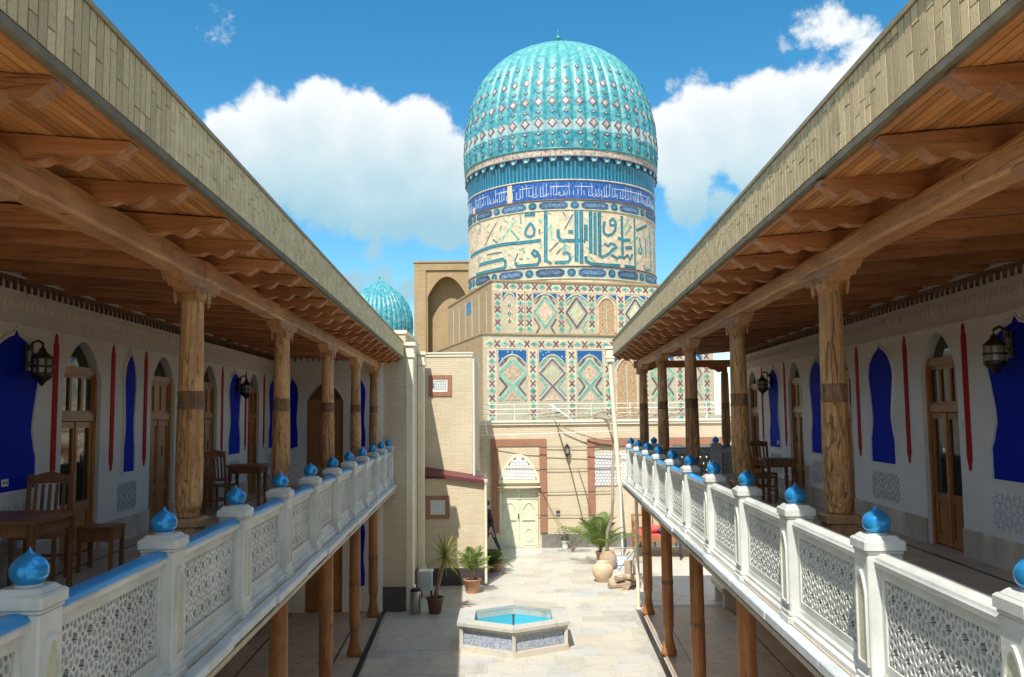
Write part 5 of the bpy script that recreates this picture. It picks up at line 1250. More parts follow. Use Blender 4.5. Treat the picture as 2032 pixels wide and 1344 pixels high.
# ------------------------------------------------------------------ hexagonal pool
PL = thing('hexagonal_pool', 'raised hexagonal marble pool of blue water in the middle of the court', 'pool', (.05, 17.55, 0))
def hexp(r, off=0): return [(r*math.cos(math.pi/2+k*math.pi/3+off), r*math.sin(math.pi/2+k*math.pi/3+off)) for k in range(6)]
def hexband(mb, r0, z0, r1, z1, mi=0):
    a, b = hexp(r0), hexp(r1)
    for k in range(6): j = (k+1) % 6; mb.add([(*a[k], z0), (*a[j], z0), (*b[j], z1), (*b[k], z1)], [(0,1,2,3)], mi)
m = MB(); hexband(m, 1.20, .004, 1.185, .11); hexband(m, 1.185, .11, 1.13, .115); m.build('base_course', M['marble'], PL)
m = MB(); hexband(m, 1.13, .115, 1.11, .40); m.build('mosaic_side', M['poolmosaic'], PL)
sl = [hexp(1.23), hexp(.86)]
for k in range(6):                                                 # six coping slabs
    j = (k+1) % 6; o, i = sl
    m = MB(); a, b, c, d = o[k], o[j], i[j], i[k]
    sh = lambda p, q, f: (p[0]+(q[0]-p[0])*f, p[1]+(q[1]-p[1])*f)
    P = [sh(a, b, .003), sh(b, a, .003), sh(c, d, .003), sh(d, c, .003)]
    m.prism(P, 'z', .47, .53); m.build('coping_slab', M['marble'], PL)
m = MB(); hexband(m, 1.115, .40, 1.15, .40); hexband(m, 1.15, .40, 1.15, .468); m.build('frieze', M['marble'], PL)
m = MB(); hexband(m, .865, .47, .865, .36); m.build('inner_wall', M['marble'], PL)
m = MB(); hexband(m, .864, .36, .862, .05); m.add([(*p, .05) for p in hexp(.862)], [tuple(range(6))]); m.build('lining', M['poolblue'], PL)
m = MB(); m.add([(*p, .36) for p in hexp(.863)], [tuple(range(6))]); m.build('water', M['water'], PL, recalc=False)
m = MB(); m.tube([(0, 0, .05), (0, 0, .50)], .022, 8); m.lathe([(.022,.50),(.035,.51),(.02,.54)], 8); m.build('fountain_pipe', M['steel'], PL)
for k in range(6):
    p = hexp(1.135)[k]; m = MB(); m.bbox(p[0]-.035, p[0]+.035, p[1]-.035, p[1]+.035, .02, .45, .006); m.build('corner_post', M['marble'], PL)

# ------------------------------------------------------------------ plants
def blade(L, w, droop, n=7, fold=.25):
    m = MB(); vs = []; fs = []
    for i in range(n+1):
        t = i/n; x = L*t*(1-.12*t*t*droop); z = -droop*L*.5*t*t; h = w/2*(math.sin(math.pi*min(1, t*.85+.12))**.7)*(1-t**4)
        vs += [(x, -h, z+h*fold), (x, 0, z), (x, h, z+h*fold)]
    for i in range(n): b = i*3; fs += [(b, b+3, b+4, b+1), (b+1, b+4, b+5, b+2)]
    return m.add(vs, fs, 0, True)
def frond(L, droop, n=16, lw=.011, ll=.30):
    m = MB(); pts = []
    for i in range(n+1):
        t = i/n; pts.append(Vector((L*t*(1-.15*t*t), 0, .25*L*t-droop*L*t*t)))
    m.tube(pts, [.009*(1-.8*i/n)+.002 for i in range(n+1)], 4)
    for i in range(3, n+1):
        t = i/n; l = ll*L*math.sin(math.pi*(.15+.8*t))
        for sg in (-1, 1):
            a = pts[i]; b = a+Vector((l*.55, sg*l*.85, -l*.25)); mid = a*.5+b*.5+Vector((0, 0, l*.10)); s_ = Vector((lw, -sg*lw*.4, 0))
            m.add([a-s_*.5, a+s_*.5, mid+s_, b, mid-s_], [(0,1,2,4), (4,2,3)])
    return m
def pot_mesh(r0, r1, h, mat, name='pot'):
    m = MB(); m.lathe([(r0, 0), (r1*.96, h*.86), (r1*1.06, h*.87), (r1*1.06, h), (r1*.93, h), (r1*.9, h*.9), (0, h*.9)], 20, mi=0); return m.mesh(name, mat)
def plant_leaves(P, me, base, n, e0, e1, seed, nm='leaf', s0=.8, s1=1.15):
    g = random.Random(seed)
    for k in range(n):
        f = k/(n-1); el = e0+(e1-e0)*f+g.uniform(-.10, .10); az = k*2.399+g.uniform(-.2, .2); sc_ = g.uniform(s0, s1)
        mx = Matrix.Translation(base) @ Matrix.Rotation(az, 4, 'Z') @ Matrix.Rotation(-el, 4, 'Y') @ Matrix.Diagonal((sc_, sc_, sc_, 1))
        instm(nm, me, P, mx)
Y1 = thing('potted_yucca', 'spiky yellow-green yucca on a thin trunk in a dark brown pot', 'plant', (-1.69, 20.15, 0))
inst('pot', pot_mesh(.13, .19, .36, M['brownpot']), Y1)
m = MB(); m.lathe([(0, 0), (.17, 0)], 12, (0, 0, .33)); m.build('soil', M['soil'], Y1)
m = MB(); m.tube([(0, 0, .3), (.05, 0, .55), (.12, 0, .85), (.20, 0, 1.15), (.22, 0, 1.28)], [.055, .05, .045, .05, .03], 10); m.build('trunk', M['palmbark'], Y1)
plant_leaves(Y1, blade(.58, .034, .35).mesh('leaf', M['yucca']), (.22, 0, 1.24), 78, -.75, 1.45, 3)
Y2 = thing('potted_palm', 'small feathery palm in a terracotta pot at the corner of the cream house', 'plant', (-.95, 22.35, 0))
inst('pot', pot_mesh(.15, .215, .35, M['terracotta']), Y2)
m = MB(); m.lathe([(0, 0), (.19, 0)], 12, (0, 0, .32)); m.build('soil', M['soil'], Y2)
m = MB(); m.tube([(0, 0, .28), (.01, 0, .55)], [.07, .045], 10); m.build('trunk', M['palmbark'], Y2)
plant_leaves(Y2, frond(.75, .35).mesh('frond', M['palm']), (0, 0, .5), 17, .35, 1.35, 8, 'frond')
Y3 = thing('shrub', 'dark green shrub in the shade beside the walking person', 'plant', (-.42, 25.3, 0))
plant_leaves(Y3, frond(.62, .55).mesh('frond', M['palm']), (-.08, 0, .18), 26, .2, 1.4, 12, 'frond')
m = MB(); m.lathe([(.14, 0), (.2, .22), (.2, .25), (0, .25)], 14); m.build('pot', M['terracotta'], Y3)
Y4 = thing('potted_palm', 'wide feathery palm with drooping fronds behind the clay jar', 'plant', (2.72, 26.0, 0))
inst('pot', pot_mesh(.17, .24, .42, M['terracotta']), Y4)
m = MB(); m.lathe([(0, 0), (.2, 0)], 12, (0, 0, .39)); m.build('soil', M['soil'], Y4)
plant_leaves(Y4, frond(1.35, .48, 20, .016, .28).mesh('frond', M['palm']), (-.1, 0, .42), 17, .55, 1.45, 5, 'frond')
Y5 = thing('shrub', 'sparse dry shrub against the grey plinth of the gate house', 'plant', (2.0, 28.6, 0))
g = random.Random(9); m = MB()
for k in range(26):
    a = g.uniform(0, 6.28); l = g.uniform(.35, .75); e = g.uniform(.5, 1.4); m.tube([(0, 0, .02), (l*.5*math.cos(a)*math.cos(e), l*.5*math.sin(a)*math.cos(e), l*.55), (l*math.cos(a)*math.cos(e)*1.2, l*math.sin(a)*math.cos(e), l*.95)], [.008, .005, .002], 4)
m.build('stems', M['bark'], Y5)
m = MB()
for k in range(420):
    a = g.uniform(0, 6.28); r = .55*math.sqrt(g.random()); z = .25+g.random()*.55; p = Vector((r*math.cos(a), r*math.sin(a)*.6, z)); q = g.uniform(.02, .045)
    u = Vector((g.uniform(-1, 1), g.uniform(-1, 1), g.uniform(-.6, .6))).normalized(); v = u.orthogonal().normalized()
    m.add([p-u*q, p+v*q*.5, p+u*q, p-v*q*.5], [(0,1,2,3)])
tag(m.build('leaves', M['shrub'], Y5), kind='stuff')
# bare young tree with a wandering branch over the roof
TR = thing('vine', 'bare grey vine stem climbing from a round pot to the gate house roof', 'vine', (2.78, 25.5, 0))
m = MB(); m.tube([(0, 0, .35), (-.02, .02, .7), (.0, .0, 1.05), (.13, .0, 1.45), (.17, .05, 1.9), (.24, .6, 2.45), (.42, 1.8, 3.0), (.62, 3.0, 3.5), (.60, 3.75, 3.95), (.5, 3.95, 4.22)], [.055, .05, .05, .05, .045, .042, .04, .035, .032, .03], 8); m.build('stem', M['bark'], TR)
m = MB(); m.lathe([(.13, 0), (.21, .12), (.25, .28), (.22, .42), (.17, .48), (.19, .52), (.16, .52), (.14, .46), (0, .46)], 18); m.build('pot', M['clay'], TR)
br = [[(.5,3.95,4.22),(0,4.1,4.30),(-.7,4.1,4.26),(-1.4,4.2,4.32),(-2.0,4.2,4.27)], [(.62,3.9,3.52),(.2,3.92,3.55),(-.4,3.93,3.72),(-.95,3.94,3.95),(-1.3,4.0,4.22),(-1.9,4.1,4.30)], [(.5,3.95,4.22),(1.2,4.1,4.32),(2.0,4.1,4.26),(3.0,4.2,4.33),(3.8,4.2,4.28)], [(0,4.1,4.30),(.3,4.2,4.45),(.8,4.2,4.42),(1.4,4.2,4.58)], [(-.7,4.1,4.26),(-1.0,4.2,4.45),(-1.7,4.2,4.40)], [(2.0,4.1,4.26),(2.4,4.2,4.48),(3.0,4.2,4.52)]]
for k, b in enumerate(br): m = MB(); m.tube(b, [.034-.006*i for i in range(len(b))], 6); m.build('branch', M['bark'], TR)
g = random.Random(2); m = MB()
for k in range(150):
    x = g.uniform(-2.2, 3.6); p = Vector((x, 4.2+g.uniform(-.1, .2), 4.26+g.uniform(-.02, .20))); d = Vector((g.uniform(-1, 1), g.uniform(-.5, .5), g.uniform(-.4, .6))).normalized()*g.uniform(.15, .5)
    m.tube([p, p+d*.5+Vector((0, 0, .03)), p+d], [.008, .006, .003], 3)
tag(m.build('twigs', M['bark'], TR), kind='stuff')

# ------------------------------------------------------------------ jar, logs, bins, pipes
J = thing('clay_jar', 'round pale clay jar standing in the sun by the logs', 'jar', (2.43, 23.62, 0))
m = MB(); m.lathe([(.13, 0), (.17, .03), (.25, .17), (.28, .30), (.255, .41), (.18, .48), (.15, .50), (.165, .53), (.14, .53), (.12, .49), (0, .47)], 24); m.build('body', M['clay'], J)
lg = random.Random(6)
spots = [(2.72,22.75,.07,.5,.3,.09), (2.95,22.65,.08,.45,1.2,.1), (2.82,22.95,.09,.6,-.4,.10), (3.1,22.9,.09,.5,.7,.1), (2.88,22.8,.25,.5,.5,.09), (3.05,22.75,.27,.5,-.7,.085)]
whr = ['lying front left in the log pile', 'lying front middle in the log pile', 'lying at the back left of the log pile', 'lying at the back right of the log pile', 'lying on top of the log pile, left one', 'lying on top of the log pile, right one']
for k, (x, y, z, l, a, r) in enumerate(spots):
    b = thing('split_log', 'pale split log ' + whr[k], 'log', (x, y, z), a, 'split logs beside the clay jar')
    m = MB(); n = 9; pr = [(r*math.cos(2*math.pi*i/n)*lg.uniform(.8, 1.1), r*math.sin(2*math.pi*i/n)*lg.uniform(.75, 1.05)) for i in range(n)]
    m.prism(pr, 'x', -l/2, l/2); m.build('wood', M['log'], b)
for k, (x, y, h, a, nm) in enumerate(((3.05, 23.2, .62, .25, 'upright split log leaning at the back of the log pile'), (3.22, 22.95, .55, -.2, 'upright split log beside the cream downpipe'))):
    b = thing('split_log', nm, 'log', (x, y, 0), a, 'split logs beside the clay jar')
    m = MB(); n = 8; pr = [(.10*math.cos(2*math.pi*i/n)*lg.uniform(.7, 1.1), .10*math.sin(2*math.pi*i/n)*lg.uniform(.7, 1.1)) for i in range(n)]
    m.prism(pr, 'z', 0, h); m.build('wood', M['log'], b)
b = thing('easel_frame', 'thin dark metal frame leaning behind the log pile', 'frame', (3.28, 25.2, 0))
for p, q in (((-.25, 0, 0), (.28, .1, .62)), ((.1, .0, 0), (.28, .1, .62)), ((-.35, .05, .60), (.30, .1, .62))):
    m = MB(); m.tube([p, q], .02, 6); m.build('bar', M['steel'], b)
b = thing('plastic_sheet', 'crumpled pale plastic sheet on the ground behind the vine', 'sheet', (3.15, 25.9, 0))
m = MB(); g = random.Random(8); n = 8; vs = []; fs = []
for i in range(n):
    for j in range(n): vs.append(((i/(n-1)-.5)*.9, (j/(n-1)-.5)*.7, .05+.30*math.exp(-((i-3.5)**2+(j-4)**2)/9)+g.uniform(-.05, .05) if 0 < i < n-1 and 0 < j < n-1 else .012))
for i in range(n-1):
    for j in range(n-1): q = i*n+j; fs.append((q, q+n, q+n+1, q+1))
m.add(vs, fs); m.build('film', M['tarp'], b)
tb = thing('trash_bin', 'brushed steel bin beside the dark plinth of the annex', 'bin', (-2.12, 20.12, 0))
m = MB(); m.lathe([(.10, 0), (.115, .02), (.115, .50)], 20); m.build('body', M['steel'], tb)
m = MB(); m.lathe([(.12, .50), (.12, .53), (.06, .56), (0, .565)], 20); m.build('lid', M['iron'], tb)
wb = thing('water_tank', 'white plastic cabinet behind the yucca pot', 'cabinet', (-2.05, 21.9, 0))
m = MB(); m.bbox(-.15, .15, -.13, .13, .18, .62, .02); m.build('body', M['tarp'], wb); m = MB(); m.bbox(-.17, .17, -.15, .15, .62, .66, .01); m.build('lid', M['white'], wb)
for sx in (-.12, .12):
    for sy in (-.1, .1): m = MB(); m.box(sx-.015, sx+.015, sy-.015, sy+.015, 0, .18); m.build('leg', M['iron'], wb)
bk = thing('bucket', 'small white bucket with dark lid at the plinth of the gate house', 'bucket', (1.80, 29.3, 0))
m = MB(); m.lathe([(.09, .02), (.12, .28), (.125, .29)], 16); m.build('body', M['white'], bk); m = MB(); m.lathe([(.13, .29), (.13, .36), (.08, .40), (0, .40)], 16); m.build('lid', M['iron'], bk)
m = MB(); m.tube([(-.125, 0, .28), (-.1, 0, .44), (.1, 0, .44), (.125, 0, .28)], .007, 5); m.build('handle', M['iron'], bk)
dp = thing('downpipe', 'cream rain pipe with hopper at the far corner of the right gallery', 'pipe', (2.40, 20.75, 0))
m = MB(); m.bbox(-.10, .10, -.09, .09, 5.62, 5.92, .02); m.bbox(-.125, .125, -.11, .11, 5.92, 5.98, .015); m.bbox(-.115, .115, -.10, .10, 5.70, 5.74, .01); m.build('hopper', M['creamplaster'], dp)
m = MB(); m.tube([(0, 0, 5.64), (.02, 0, 5.2), (.11, 0, 3.7), (.16, 0, 2.75)], .055, 10); m.build('pipe', M['creamplaster'], dp)
d2 = thing('downpipe', 'thin cream pipe standing under the far corner of the right ledge', 'pipe', (2.88, 20.3, 0))
m = MB(); m.tube([(0, 0, .01), (0, 0, 2.70)], .04, 10); m.build('pipe', M['creamplaster'], d2); m = MB(); m.lathe([(.06, 0), (.06, .03), (.045, .04)], 12, (0, 0, .006)); m.build('collar', M['creamplaster'], d2)
d3 = thing('pole', 'slender white pole standing left of the timber daybed', 'pole', (3.38, 27.0, 0))
m = MB(); m.tube([(0, 0, .01), (-.02, 0, 2.4)], .03, 8); m.build('pole', M['white'], d3); m = MB(); m.lathe([(.07, 0), (.07, .02), (.03, .03)], 10, (0, 0, .006)); m.build('foot', M['white'], d3)
sb = thing('stone_bench', 'low stone bench in the shade under the right gallery', 'bench', (5.0, 20.6, 0), -TH)
m = MB(); m.bbox(-.28, .28, -.7, .7, .40, .52, .015); m.build('seat', M['plinth'], sb)
for y in (-.5, .5): m = MB(); m.bbox(-.22, .22, y-.1, y+.1, .0, .398, .01); m.build('support', M['plinth'], sb)

# ------------------------------------------------------------------ daybed with carpets
TP = thing('daybed', 'timber daybed with low railing and red carpets beyond the right gallery', 'daybed', (5.0, 28.1, 0), R(-6))
m = MB(); m.bbox(-1.15, 1.15, -.95, .95, .50, .62, .01); m.build('platform', M['tapchan'], TP)
for x in (-1.08, 1.08):
    for y in (-.88, .88): m = MB(); m.lathe([(.05, 0), (.06, .1), (.045, .2), (.06, .35), (.06, .5)], 10, (x, y, 0)); m.build('leg', M['tapchan'], TP)
for bx_ in ((-1.15, -1.09, -.95, .95, 1.06, 1.13), (-1.14, -1.10, -.95, .95, .66, .72), (1.09, 1.15, -.95, .95, 1.06, 1.13), (1.10, 1.14, -.95, .95, .66, .72), (-1.09, 1.09, .89, .95, 1.06, 1.13), (-1.09, 1.09, .90, .94, .66, .72)):
    MB().bbox(*bx_, .008).build('rail', M['tapchan'], TP)
SPN = MB().lathe([(.018,.62),(.028,.70),(.018,.76),(.03,.88),(.018,1.0),(.02,1.06)], 8).mesh('spindle', M['tapchan'])
for k in range(9):
    y = -.86+k*.215
    inst('spindle', SPN, TP, (-1.12, y, 0)); inst('spindle', SPN, TP, (1.12, y, 0))
for k in range(9): inst('spindle', SPN, TP, (-.92+k*.23, .92, 0))
m = MB(); m.bbox(-1.05, 1.05, -.90, .85, 0, .05, .015); c_ = m.build('carpet', M['carpet']); c_.location = (5.0, 28.1, .622); c_.rotation_euler = (0, 0, R(-6)); tag(c_, 'red patterned carpet spread on the timber daybed', 'carpet')
for k, (x, y, sx, nm, mt, lb) in enumerate(((4.45, 28.0, .3, 'cushion', 'carpet', 'red cushion lying on the daybed carpet near its left rail'), (4.95, 27.75, .33, 'cushion', 'bluecloth', 'blue cushion lying on the daybed carpet near its front edge'))):
    cu = thing(nm, lb, 'cushion', (x, y, .674), R(20*k-6)); m = MB()
    m.lathe([(0, 0), (sx*.85, .02), (sx, .10), (sx*.9, .18), (sx*.4, .235), (0, .24)], 12, smooth=True); m.v = [(a*1.1, b*.8, c) for a, b, c in m.v]; m.build('pad', M[mt], cu)

# ------------------------------------------------------------------ furniture on the galleries
def chair(loc_, rz, label):
    C = thing('chair', label, 'chair', loc_, rz, 'wooden gallery chairs')
    m = MB(); m.bbox(-.21, .21, -.20, .20, .42, .46, .01); m.build('seat', M['furn'], C)
    for x in (-.19, .19):
        m = MB(); m.lathe([(.018, 0), (.022, .1), (.017, .2), (.024, .30), (.02, .42)], 8, (x, -.18, 0)); m.build('leg', M['furn'], C)
        m = MB(); m.bar((x, .18, 0), (x, .18, .46), .035, .035, (0, 1, 0)); m.bar((x, .18, .46), (x*1.02, .25, 1.0), .035, .035, (0, 1, 0)); m.build('leg', M['furn'], C)
    m = MB(); lo = [(-.19, .90), (-.1, .91), (0, .915), (.1, .91), (.19, .90)]; hi = [(-.19, .98), (-.12, 1.0), (0, 1.03), (.12, 1.0), (.19, .98)]
    m.strip_prism(lo, hi, 'y', .225, .255); m.build('crest_rail', M['furn'], C); MB().box(-.17, .17, .185, .205, .52, .57).build('lower_rail', M['furn'], C)
    for k in range(5):
        x = -.13+k*.065; m = MB(); m.bar((x, .196, .57), (x, .24, .905), .03, .014, (0, 1, 0)); m.build('slat', M['furn'], C)
    for y in (-.18, .18): m = MB(); m.box(-.18, .18, y-.012, y+.012, .20, .23); m.build('stretcher', M['furn'], C)
    return C
def table(loc_, rz, label, w=.85, d=.85, h=.74):
    t_ = thing('table', label, 'table', loc_, rz, 'wooden gallery tables')
    m = MB(); m.bbox(-w/2, w/2, -d/2, d/2, h-.035, h, .008); m.build('table_top', M['furn'], t_)
    m = MB(); a = .07
    m.box(-w/2+a, w/2-a, -d/2+.06, -d/2+.085, h-.14, h-.036); m.box(-w/2+a, w/2-a, d/2-.085, d/2-.06, h-.14, h-.036); m.box(-w/2+.06, -w/2+.085, -d/2+.086, d/2-.086, h-.14, h-.036); m.box(w/2-.085, w/2-.06, -d/2+.086, d/2-.086, h-.14, h-.036); m.build('apron', M['furn'], t_)
    for x in (-w/2+.07, w/2-.07):
        for y in (-d/2+.07, d/2-.07):
            m = MB(); m.lathe([(.022, 0), (.03, .08), (.02, .15), (.032, .30), (.034, .42), (.022, .46), (.034, .49), (.034, h-.036)], 10, (x, y, 0)); m.build('leg', M['furn'], t_)
    return t_
def stool(loc_, rz, label):
    s_ = thing('stool', label, 'stool', loc_, rz)
    m = MB(); m.bbox(-.19, .19, -.17, .17, .41, .45, .01); m.build('seat', M['furn'], s_)
    m = MB(); m.box(-.16, .16, -.145, -.125, .30, .409); m.box(-.16, .16, .125, .145, .30, .409); m.box(-.165, -.145, -.124, .124, .30, .409); m.box(.145, .165, -.124, .124, .30, .409); m.build('apron', M['furn'], s_)
    for x in (-.16, .16):
        for y in (-.14, .14): m = MB(); m.bbox(x-.02, x+.02, y-.02, y+.02, 0, .409, .004); m.build('leg', M['furn'], s_)
table((-4.22, 7.55, FLOOR), .05, 'brown wooden table at the left edge in front of the wide blue panel')
chair((-4.52, 8.62, FLOOR), .15, 'slat-backed wooden chair tucked behind the table at the left edge')
stool((-4.22, 9.25, FLOOR), .05, 'small square wooden stool right of the table at the left edge')
table((-4.45, 15.15, FLOOR), .05, 'wooden table between two columns on the left gallery', .62, .62)
chair((-4.70, 14.55, FLOOR), 2.9, 'wooden chair drawn up to the far table on the left gallery')
table((4.62, 15.3, FLOOR), -.05, 'small wooden table on the right gallery beside a door', .55, .6)
chair((4.55, 16.0, FLOOR), .1, 'wooden chair behind the small table on the right gallery')
chair((4.30, 15.2, FLOOR), 1.6, 'low wooden chair left of the small table on the right gallery')

def ornate_lamp(s, Y, label):
    L0 = thing('wall_lamp', label, 'lamp', GW(s, LW-.012, T(Y, LW), 0), -s*TH, 'ornate lamps on the gallery walls')
    x = -s*.15
    m = MB(); m.lathe([(0, 0), (.075, .0)], 4); m.v = [(-s*.004, a, 5.02+b*2.2) for a, b, c in m.v]; m2 = MB(); m2.bbox(min(0, -s*.02), max(0, -s*.02), -.06, .06, 4.90, 5.16, .005); m2.build('back_plate', M['bronze'], L0)
    m = MB(); m.tube([(-s*.02, 0, 5.10), (-s*.05, 0, 5.18), (-s*.10, 0, 5.20), (x, 0, 5.17), (x, 0, 5.12)], .014, 8); m.tube([(-s*.02, 0, 4.96), (-s*.045, 0, 5.02), (-s*.05, 0, 5.12), (-s*.05, 0, 5.17)], .009, 6); m.build('arm', M['bronze'], L0)
    m = MB(); m.lathe([(0, 5.13), (.03, 5.12), (.035, 5.09), (.09, 5.04), (.105, 5.03), (.105, 5.015)], 12, (x, 0, 0)); m.lathe([(.098, 4.875), (.105, 4.865), (.105, 4.85), (.07, 4.81), (.04, 4.79), (.02, 4.76), (0, 4.74)], 12, (x, 0, 0))
    for k in range(8):
        a = k*math.pi/4; m.bar((x+.098*math.cos(a), .098*math.sin(a), 4.865), (x+.098*math.cos(a), .098*math.sin(a), 5.02), .012, .012, (0.3, 1, 0.2))
    m.lathe([(.108, 4.93), (.114, 4.94), (.108, 4.95)], 12, (x, 0, 0), cap=False); m.build('cage', M['bronze'], L0)
    m = MB(); m.lathe([(.085, 4.87), (.09, 4.94), (.085, 5.02)], 12, (x, 0, 0)); m.build('glass', M['lampglass'], L0)
ornate_lamp(-1, 8.80, 'bronze lamp on the wide blue panel at the left edge')
ornate_lamp(-1, 16.85, 'small bronze lamp on the far blue panel of the left gallery')
ornate_lamp(1, 8.35, 'bronze lamp on the wide blue panel at the right edge')
ornate_lamp(1, 17.45, 'small bronze lamp on the far blue panel of the right gallery')
for s, Y, lb in ((-1, 8.45, 'white socket plate low on the blue panel at the left edge'), (1, 8.15, 'white socket plate low on the blue panel at the right edge'), (1, 16.98, 'white socket plate low on the far right blue panel')):
    k = thing('socket', lb, 'socket', GW(s, LW-.0125, T(Y, LW), FLOOR+.95), -s*TH, 'sockets on blue panels')
    m = MB(); m.bbox(min(0, -s*.012), max(0, -s*.012), -.06, .06, -.035, .035, .004); m.build('plate', M['white'], k)
    for y in (-.025, .025):
        m = MB(); m.box(min(-s*.012, -s*.0135), max(-s*.012, -s*.0135), y-.012, y+.012, -.012, .012); m.build('outlet', M['strip'], k)

# ------------------------------------------------------------------ people
def skin_body(name, verts, edges, radii, parent, region):
    me = bpy.data.meshes.new(name); me.from_pydata(verts, edges, []); o = bpy.data.objects.new(name, me); COL.objects.link(o)
    md = o.modifiers.new('skin', 'SKIN'); md.use_smooth_shade = True
    for i, r in enumerate(radii): me.skin_vertices[0].data[i].radius = (r[0], r[1]) if isinstance(r, tuple) else (r, r)
    me.skin_vertices[0].data[0].use_root = True
    sub = o.modifiers.new('sub', 'SUBSURF'); sub.levels = 2; sub.render_levels = 2
    dg = bpy.context.evaluated_depsgraph_get(); ev = o.evaluated_get(dg); nm = bpy.data.meshes.new_from_object(ev)
    bpy.data.objects.remove(o); nm.name = name
    nm.materials.clear()
    for mt in (M['skin'], M['jacket'], M['jeans'], M['shoe']): nm.materials.append(mt)
    for p in nm.polygons: p.material_index = region(p.center); p.use_smooth = True
    return inst(name, nm, parent)
def person(label, loc_, J, region, hair_c, head_r=(.078, .095, .115), face=(0, -1)):
    Pn = thing('person', label, 'person', loc_)
    V = []; E = []; RR = []
    def v(p, r): V.append(p); RR.append(r); return len(V)-1
    pel = v(J['pelvis'], (.15, .11)); wa = v(J['waist'], (.135, .10)); ch = v(J['chest'], (.165, .115)); nb = v(J['neck'], .055); hb = v(J['chin'], .062); hm = v(J['head'], .095); ht = v(J['crown'], .07)
    E += [(pel, wa), (wa, ch), (ch, nb), (nb, hb), (hb, hm), (hm, ht)]
    for s_ in ('l', 'r'):
        sh = v(J['sho_'+s_], .068); el = v(J['elb_'+s_], .045); wr = v(J['wri_'+s_], .030); pa = v(J['hand_'+s_], (.040, .02))
        E += [(ch, sh), (sh, el), (el, wr), (wr, pa)]
        d = (Vector(J['hand_'+s_])-Vector(J['wri_'+s_])).normalized(); sd = d.orthogonal().normalized()
        for k, (off, ln) in enumerate(((-.030, .055), (-.012, .075), (.006, .08), (.022, .072), (.034, .058))):
            b_ = v(tuple(Vector(J['hand_'+s_])+d*(.02 if k else -.015)+sd*off), .011); c_2 = v(tuple(Vector(J['hand_'+s_])+d*(.02+ln*.6)+sd*off*1.15), .009); e_ = v(tuple(Vector(J['hand_'+s_])+d*(.02+ln)+sd*off*1.1+Vector((0, -.01, 0))), .007)
            E += [(pa, b_), (b_, c_2), (c_2, e_)]
        hp = v(J['hip_'+s_], .095); kn = v(J['knee_'+s_], .062); an = v(J['ank_'+s_], .042); he = v(J['heel_'+s_], .04); to = v(J['toe_'+s_], (.042, .03))
        E += [(pel, hp), (hp, kn), (kn, an), (an, he), (he, to)]
    skin_body('body', V, E, RR, Pn, region)
    hc = Vector(J['head']); f = Vector((face[0], face[1], 0)).normalized(); sd = Vector((0, 0, 1)).cross(f)
    m = MB()                                                        # hair cap, open towards the face
    n, k2 = 16, 9; vs = []; fs = []
    for i in range(k2+1):
        ph = math.pi*.62*i/k2
        for j in range(n):
            a = 2*math.pi*j/n; q = max(0, math.cos(a)); lim = ph*(1-.42*q)
            vs.append(hc + Vector((0, 0, .02)) + (f*math.cos(a)*.108 + sd*math.sin(a)*.098)*math.sin(lim) + Vector((0, 0, .128*math.cos(lim))) - f*.012)
    for i in range(k2):
        for j in range(n): jj = (j+1) % n; fs.append((i*n+j, i*n+jj, (i+1)*n+jj, (i+1)*n+j))
    m.add(vs, fs, 0, True); m.build('hair', M['hair'], Pn)
    m = MB(); c = hc+f*.092+Vector((0, 0, -.025)); m.lathe([(.0, -.03), (.017, -.022), (.012, .0), (.006, .03), (0, .035)], 8, tuple(c)); m.build('nose', M['skin'], Pn)
    for sg in (-1, 1):
        m = MB(); c = hc+sd*sg*.092+Vector((0, 0, -.01)); m.lathe([(0, -.032), (.014, -.02), (.018, .01), (0, .034)], 8, tuple(c)); m.build('ear', M['skin'], Pn)
        m = MB(); c = hc+f*.088+sd*sg*.033+Vector((0, 0, .005)); m.lathe([(0, -.010), (.011, 0), (0, .010)], 8, tuple(c)); m.build('eye', M['hair'], Pn)
    m = MB(); c = hc+f*.088+Vector((0, 0, -.062)); m.bar(c-sd*.022, c+sd*.022, .012, .010); m.build('mouth', M['terracotta'], Pn)
    return Pn
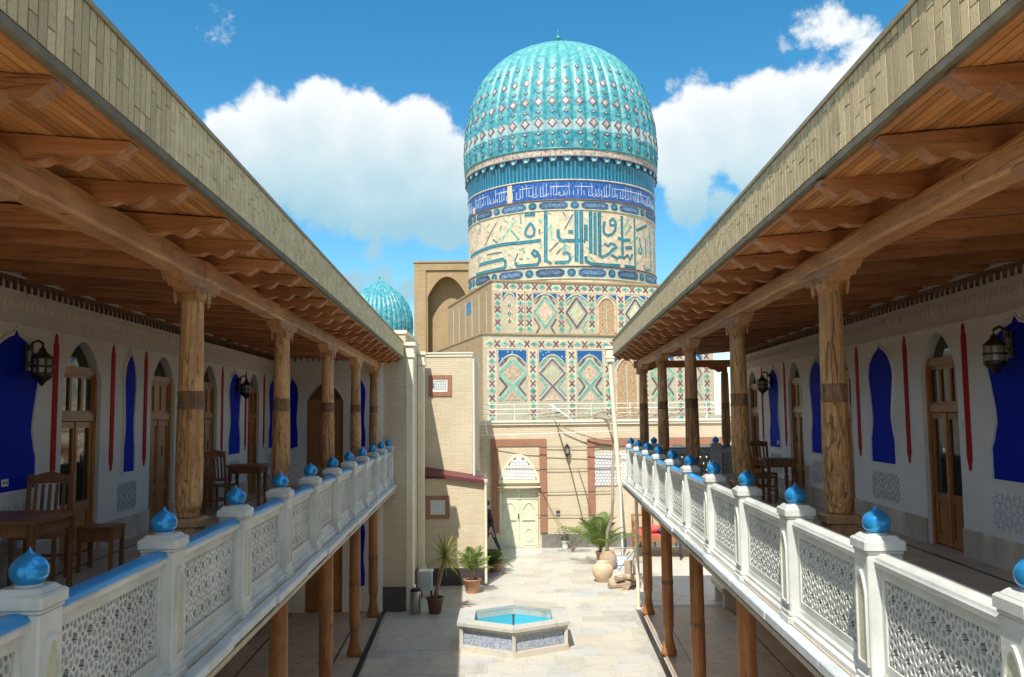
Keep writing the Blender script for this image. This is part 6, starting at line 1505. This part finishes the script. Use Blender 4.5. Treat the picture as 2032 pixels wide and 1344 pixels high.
# someone walking to the left past the corner of the cream house
JW = dict(pelvis=(.02,0,.90), waist=(-.01,0,1.04), chest=(-.06,0,1.25), neck=(-.09,0,1.42), chin=(-.115,0,1.50), head=(-.125,0,1.58), crown=(-.12,0,1.66),
 sho_l=(-.08,-.19,1.34), elb_l=(.07,-.23,1.10), wri_l=(.02,-.22,.88), hand_l=(.0,-.22,.80), sho_r=(-.06,.19,1.34), elb_r=(-.14,.24,1.09), wri_r=(-.26,.20,.92), hand_r=(-.31,.19,.86),
 hip_l=(.03,-.09,.86), knee_l=(.16,-.10,.48), ank_l=(.33,-.10,.11), heel_l=(.36,-.10,.045), toe_l=(.22,-.11,.03), hip_r=(.0,.09,.86), knee_r=(-.16,.09,.49), ank_r=(-.20,.09,.09), heel_r=(-.17,.09,.045), toe_r=(-.34,.09,.03))
def reg_walk(c):
    if c.z > 1.43: return 0
    if c.z < .085: return 3
    if c.z < .88 and not (c.y < -.16 or c.y > .165): return 2
    if c.z < .90 and (c.y < -.16 or c.y > .165): return 0
    return 1
person('dark-haired person in black jacket and dark jeans walking left beside the gate', (-.62, 28.2, .004), JW, reg_walk, None, face=(-1, 0))
JS = dict(pelvis=(0,0,.66), waist=(0,.03,.80), chest=(0,.02,1.02), neck=(0,0,1.20), chin=(0,-.02,1.28), head=(0,-.03,1.36), crown=(0,-.02,1.44),
 sho_l=(-.19,.02,1.12), elb_l=(-.25,-.08,.90), wri_l=(-.14,-.28,.80), hand_l=(-.10,-.36,.79), sho_r=(.19,.02,1.12), elb_r=(.25,-.08,.90), wri_r=(.14,-.28,.80), hand_r=(.10,-.36,.79),
 hip_l=(-.10,-.04,.66), knee_l=(-.13,-.45,.62), ank_l=(-.14,-.47,.14), heel_l=(-.14,-.45,.05), toe_l=(-.16,-.62,.035), hip_r=(.10,-.04,.66), knee_r=(.14,-.45,.62), ank_r=(.18,-.42,.14), heel_r=(.18,-.40,.05), toe_r=(.21,-.57,.035))
def reg_sit(c):
    if c.z > 1.21: return 0
    if c.z < .10: return 3
    if c.y < -.30 and c.z > .74: return 0
    return 2 if (c.z < .74) else 1
person('person in dark clothes seated on the front edge of the timber daybed', (5.25, 27.36, .06), JS, reg_sit, None, face=(0, -1))
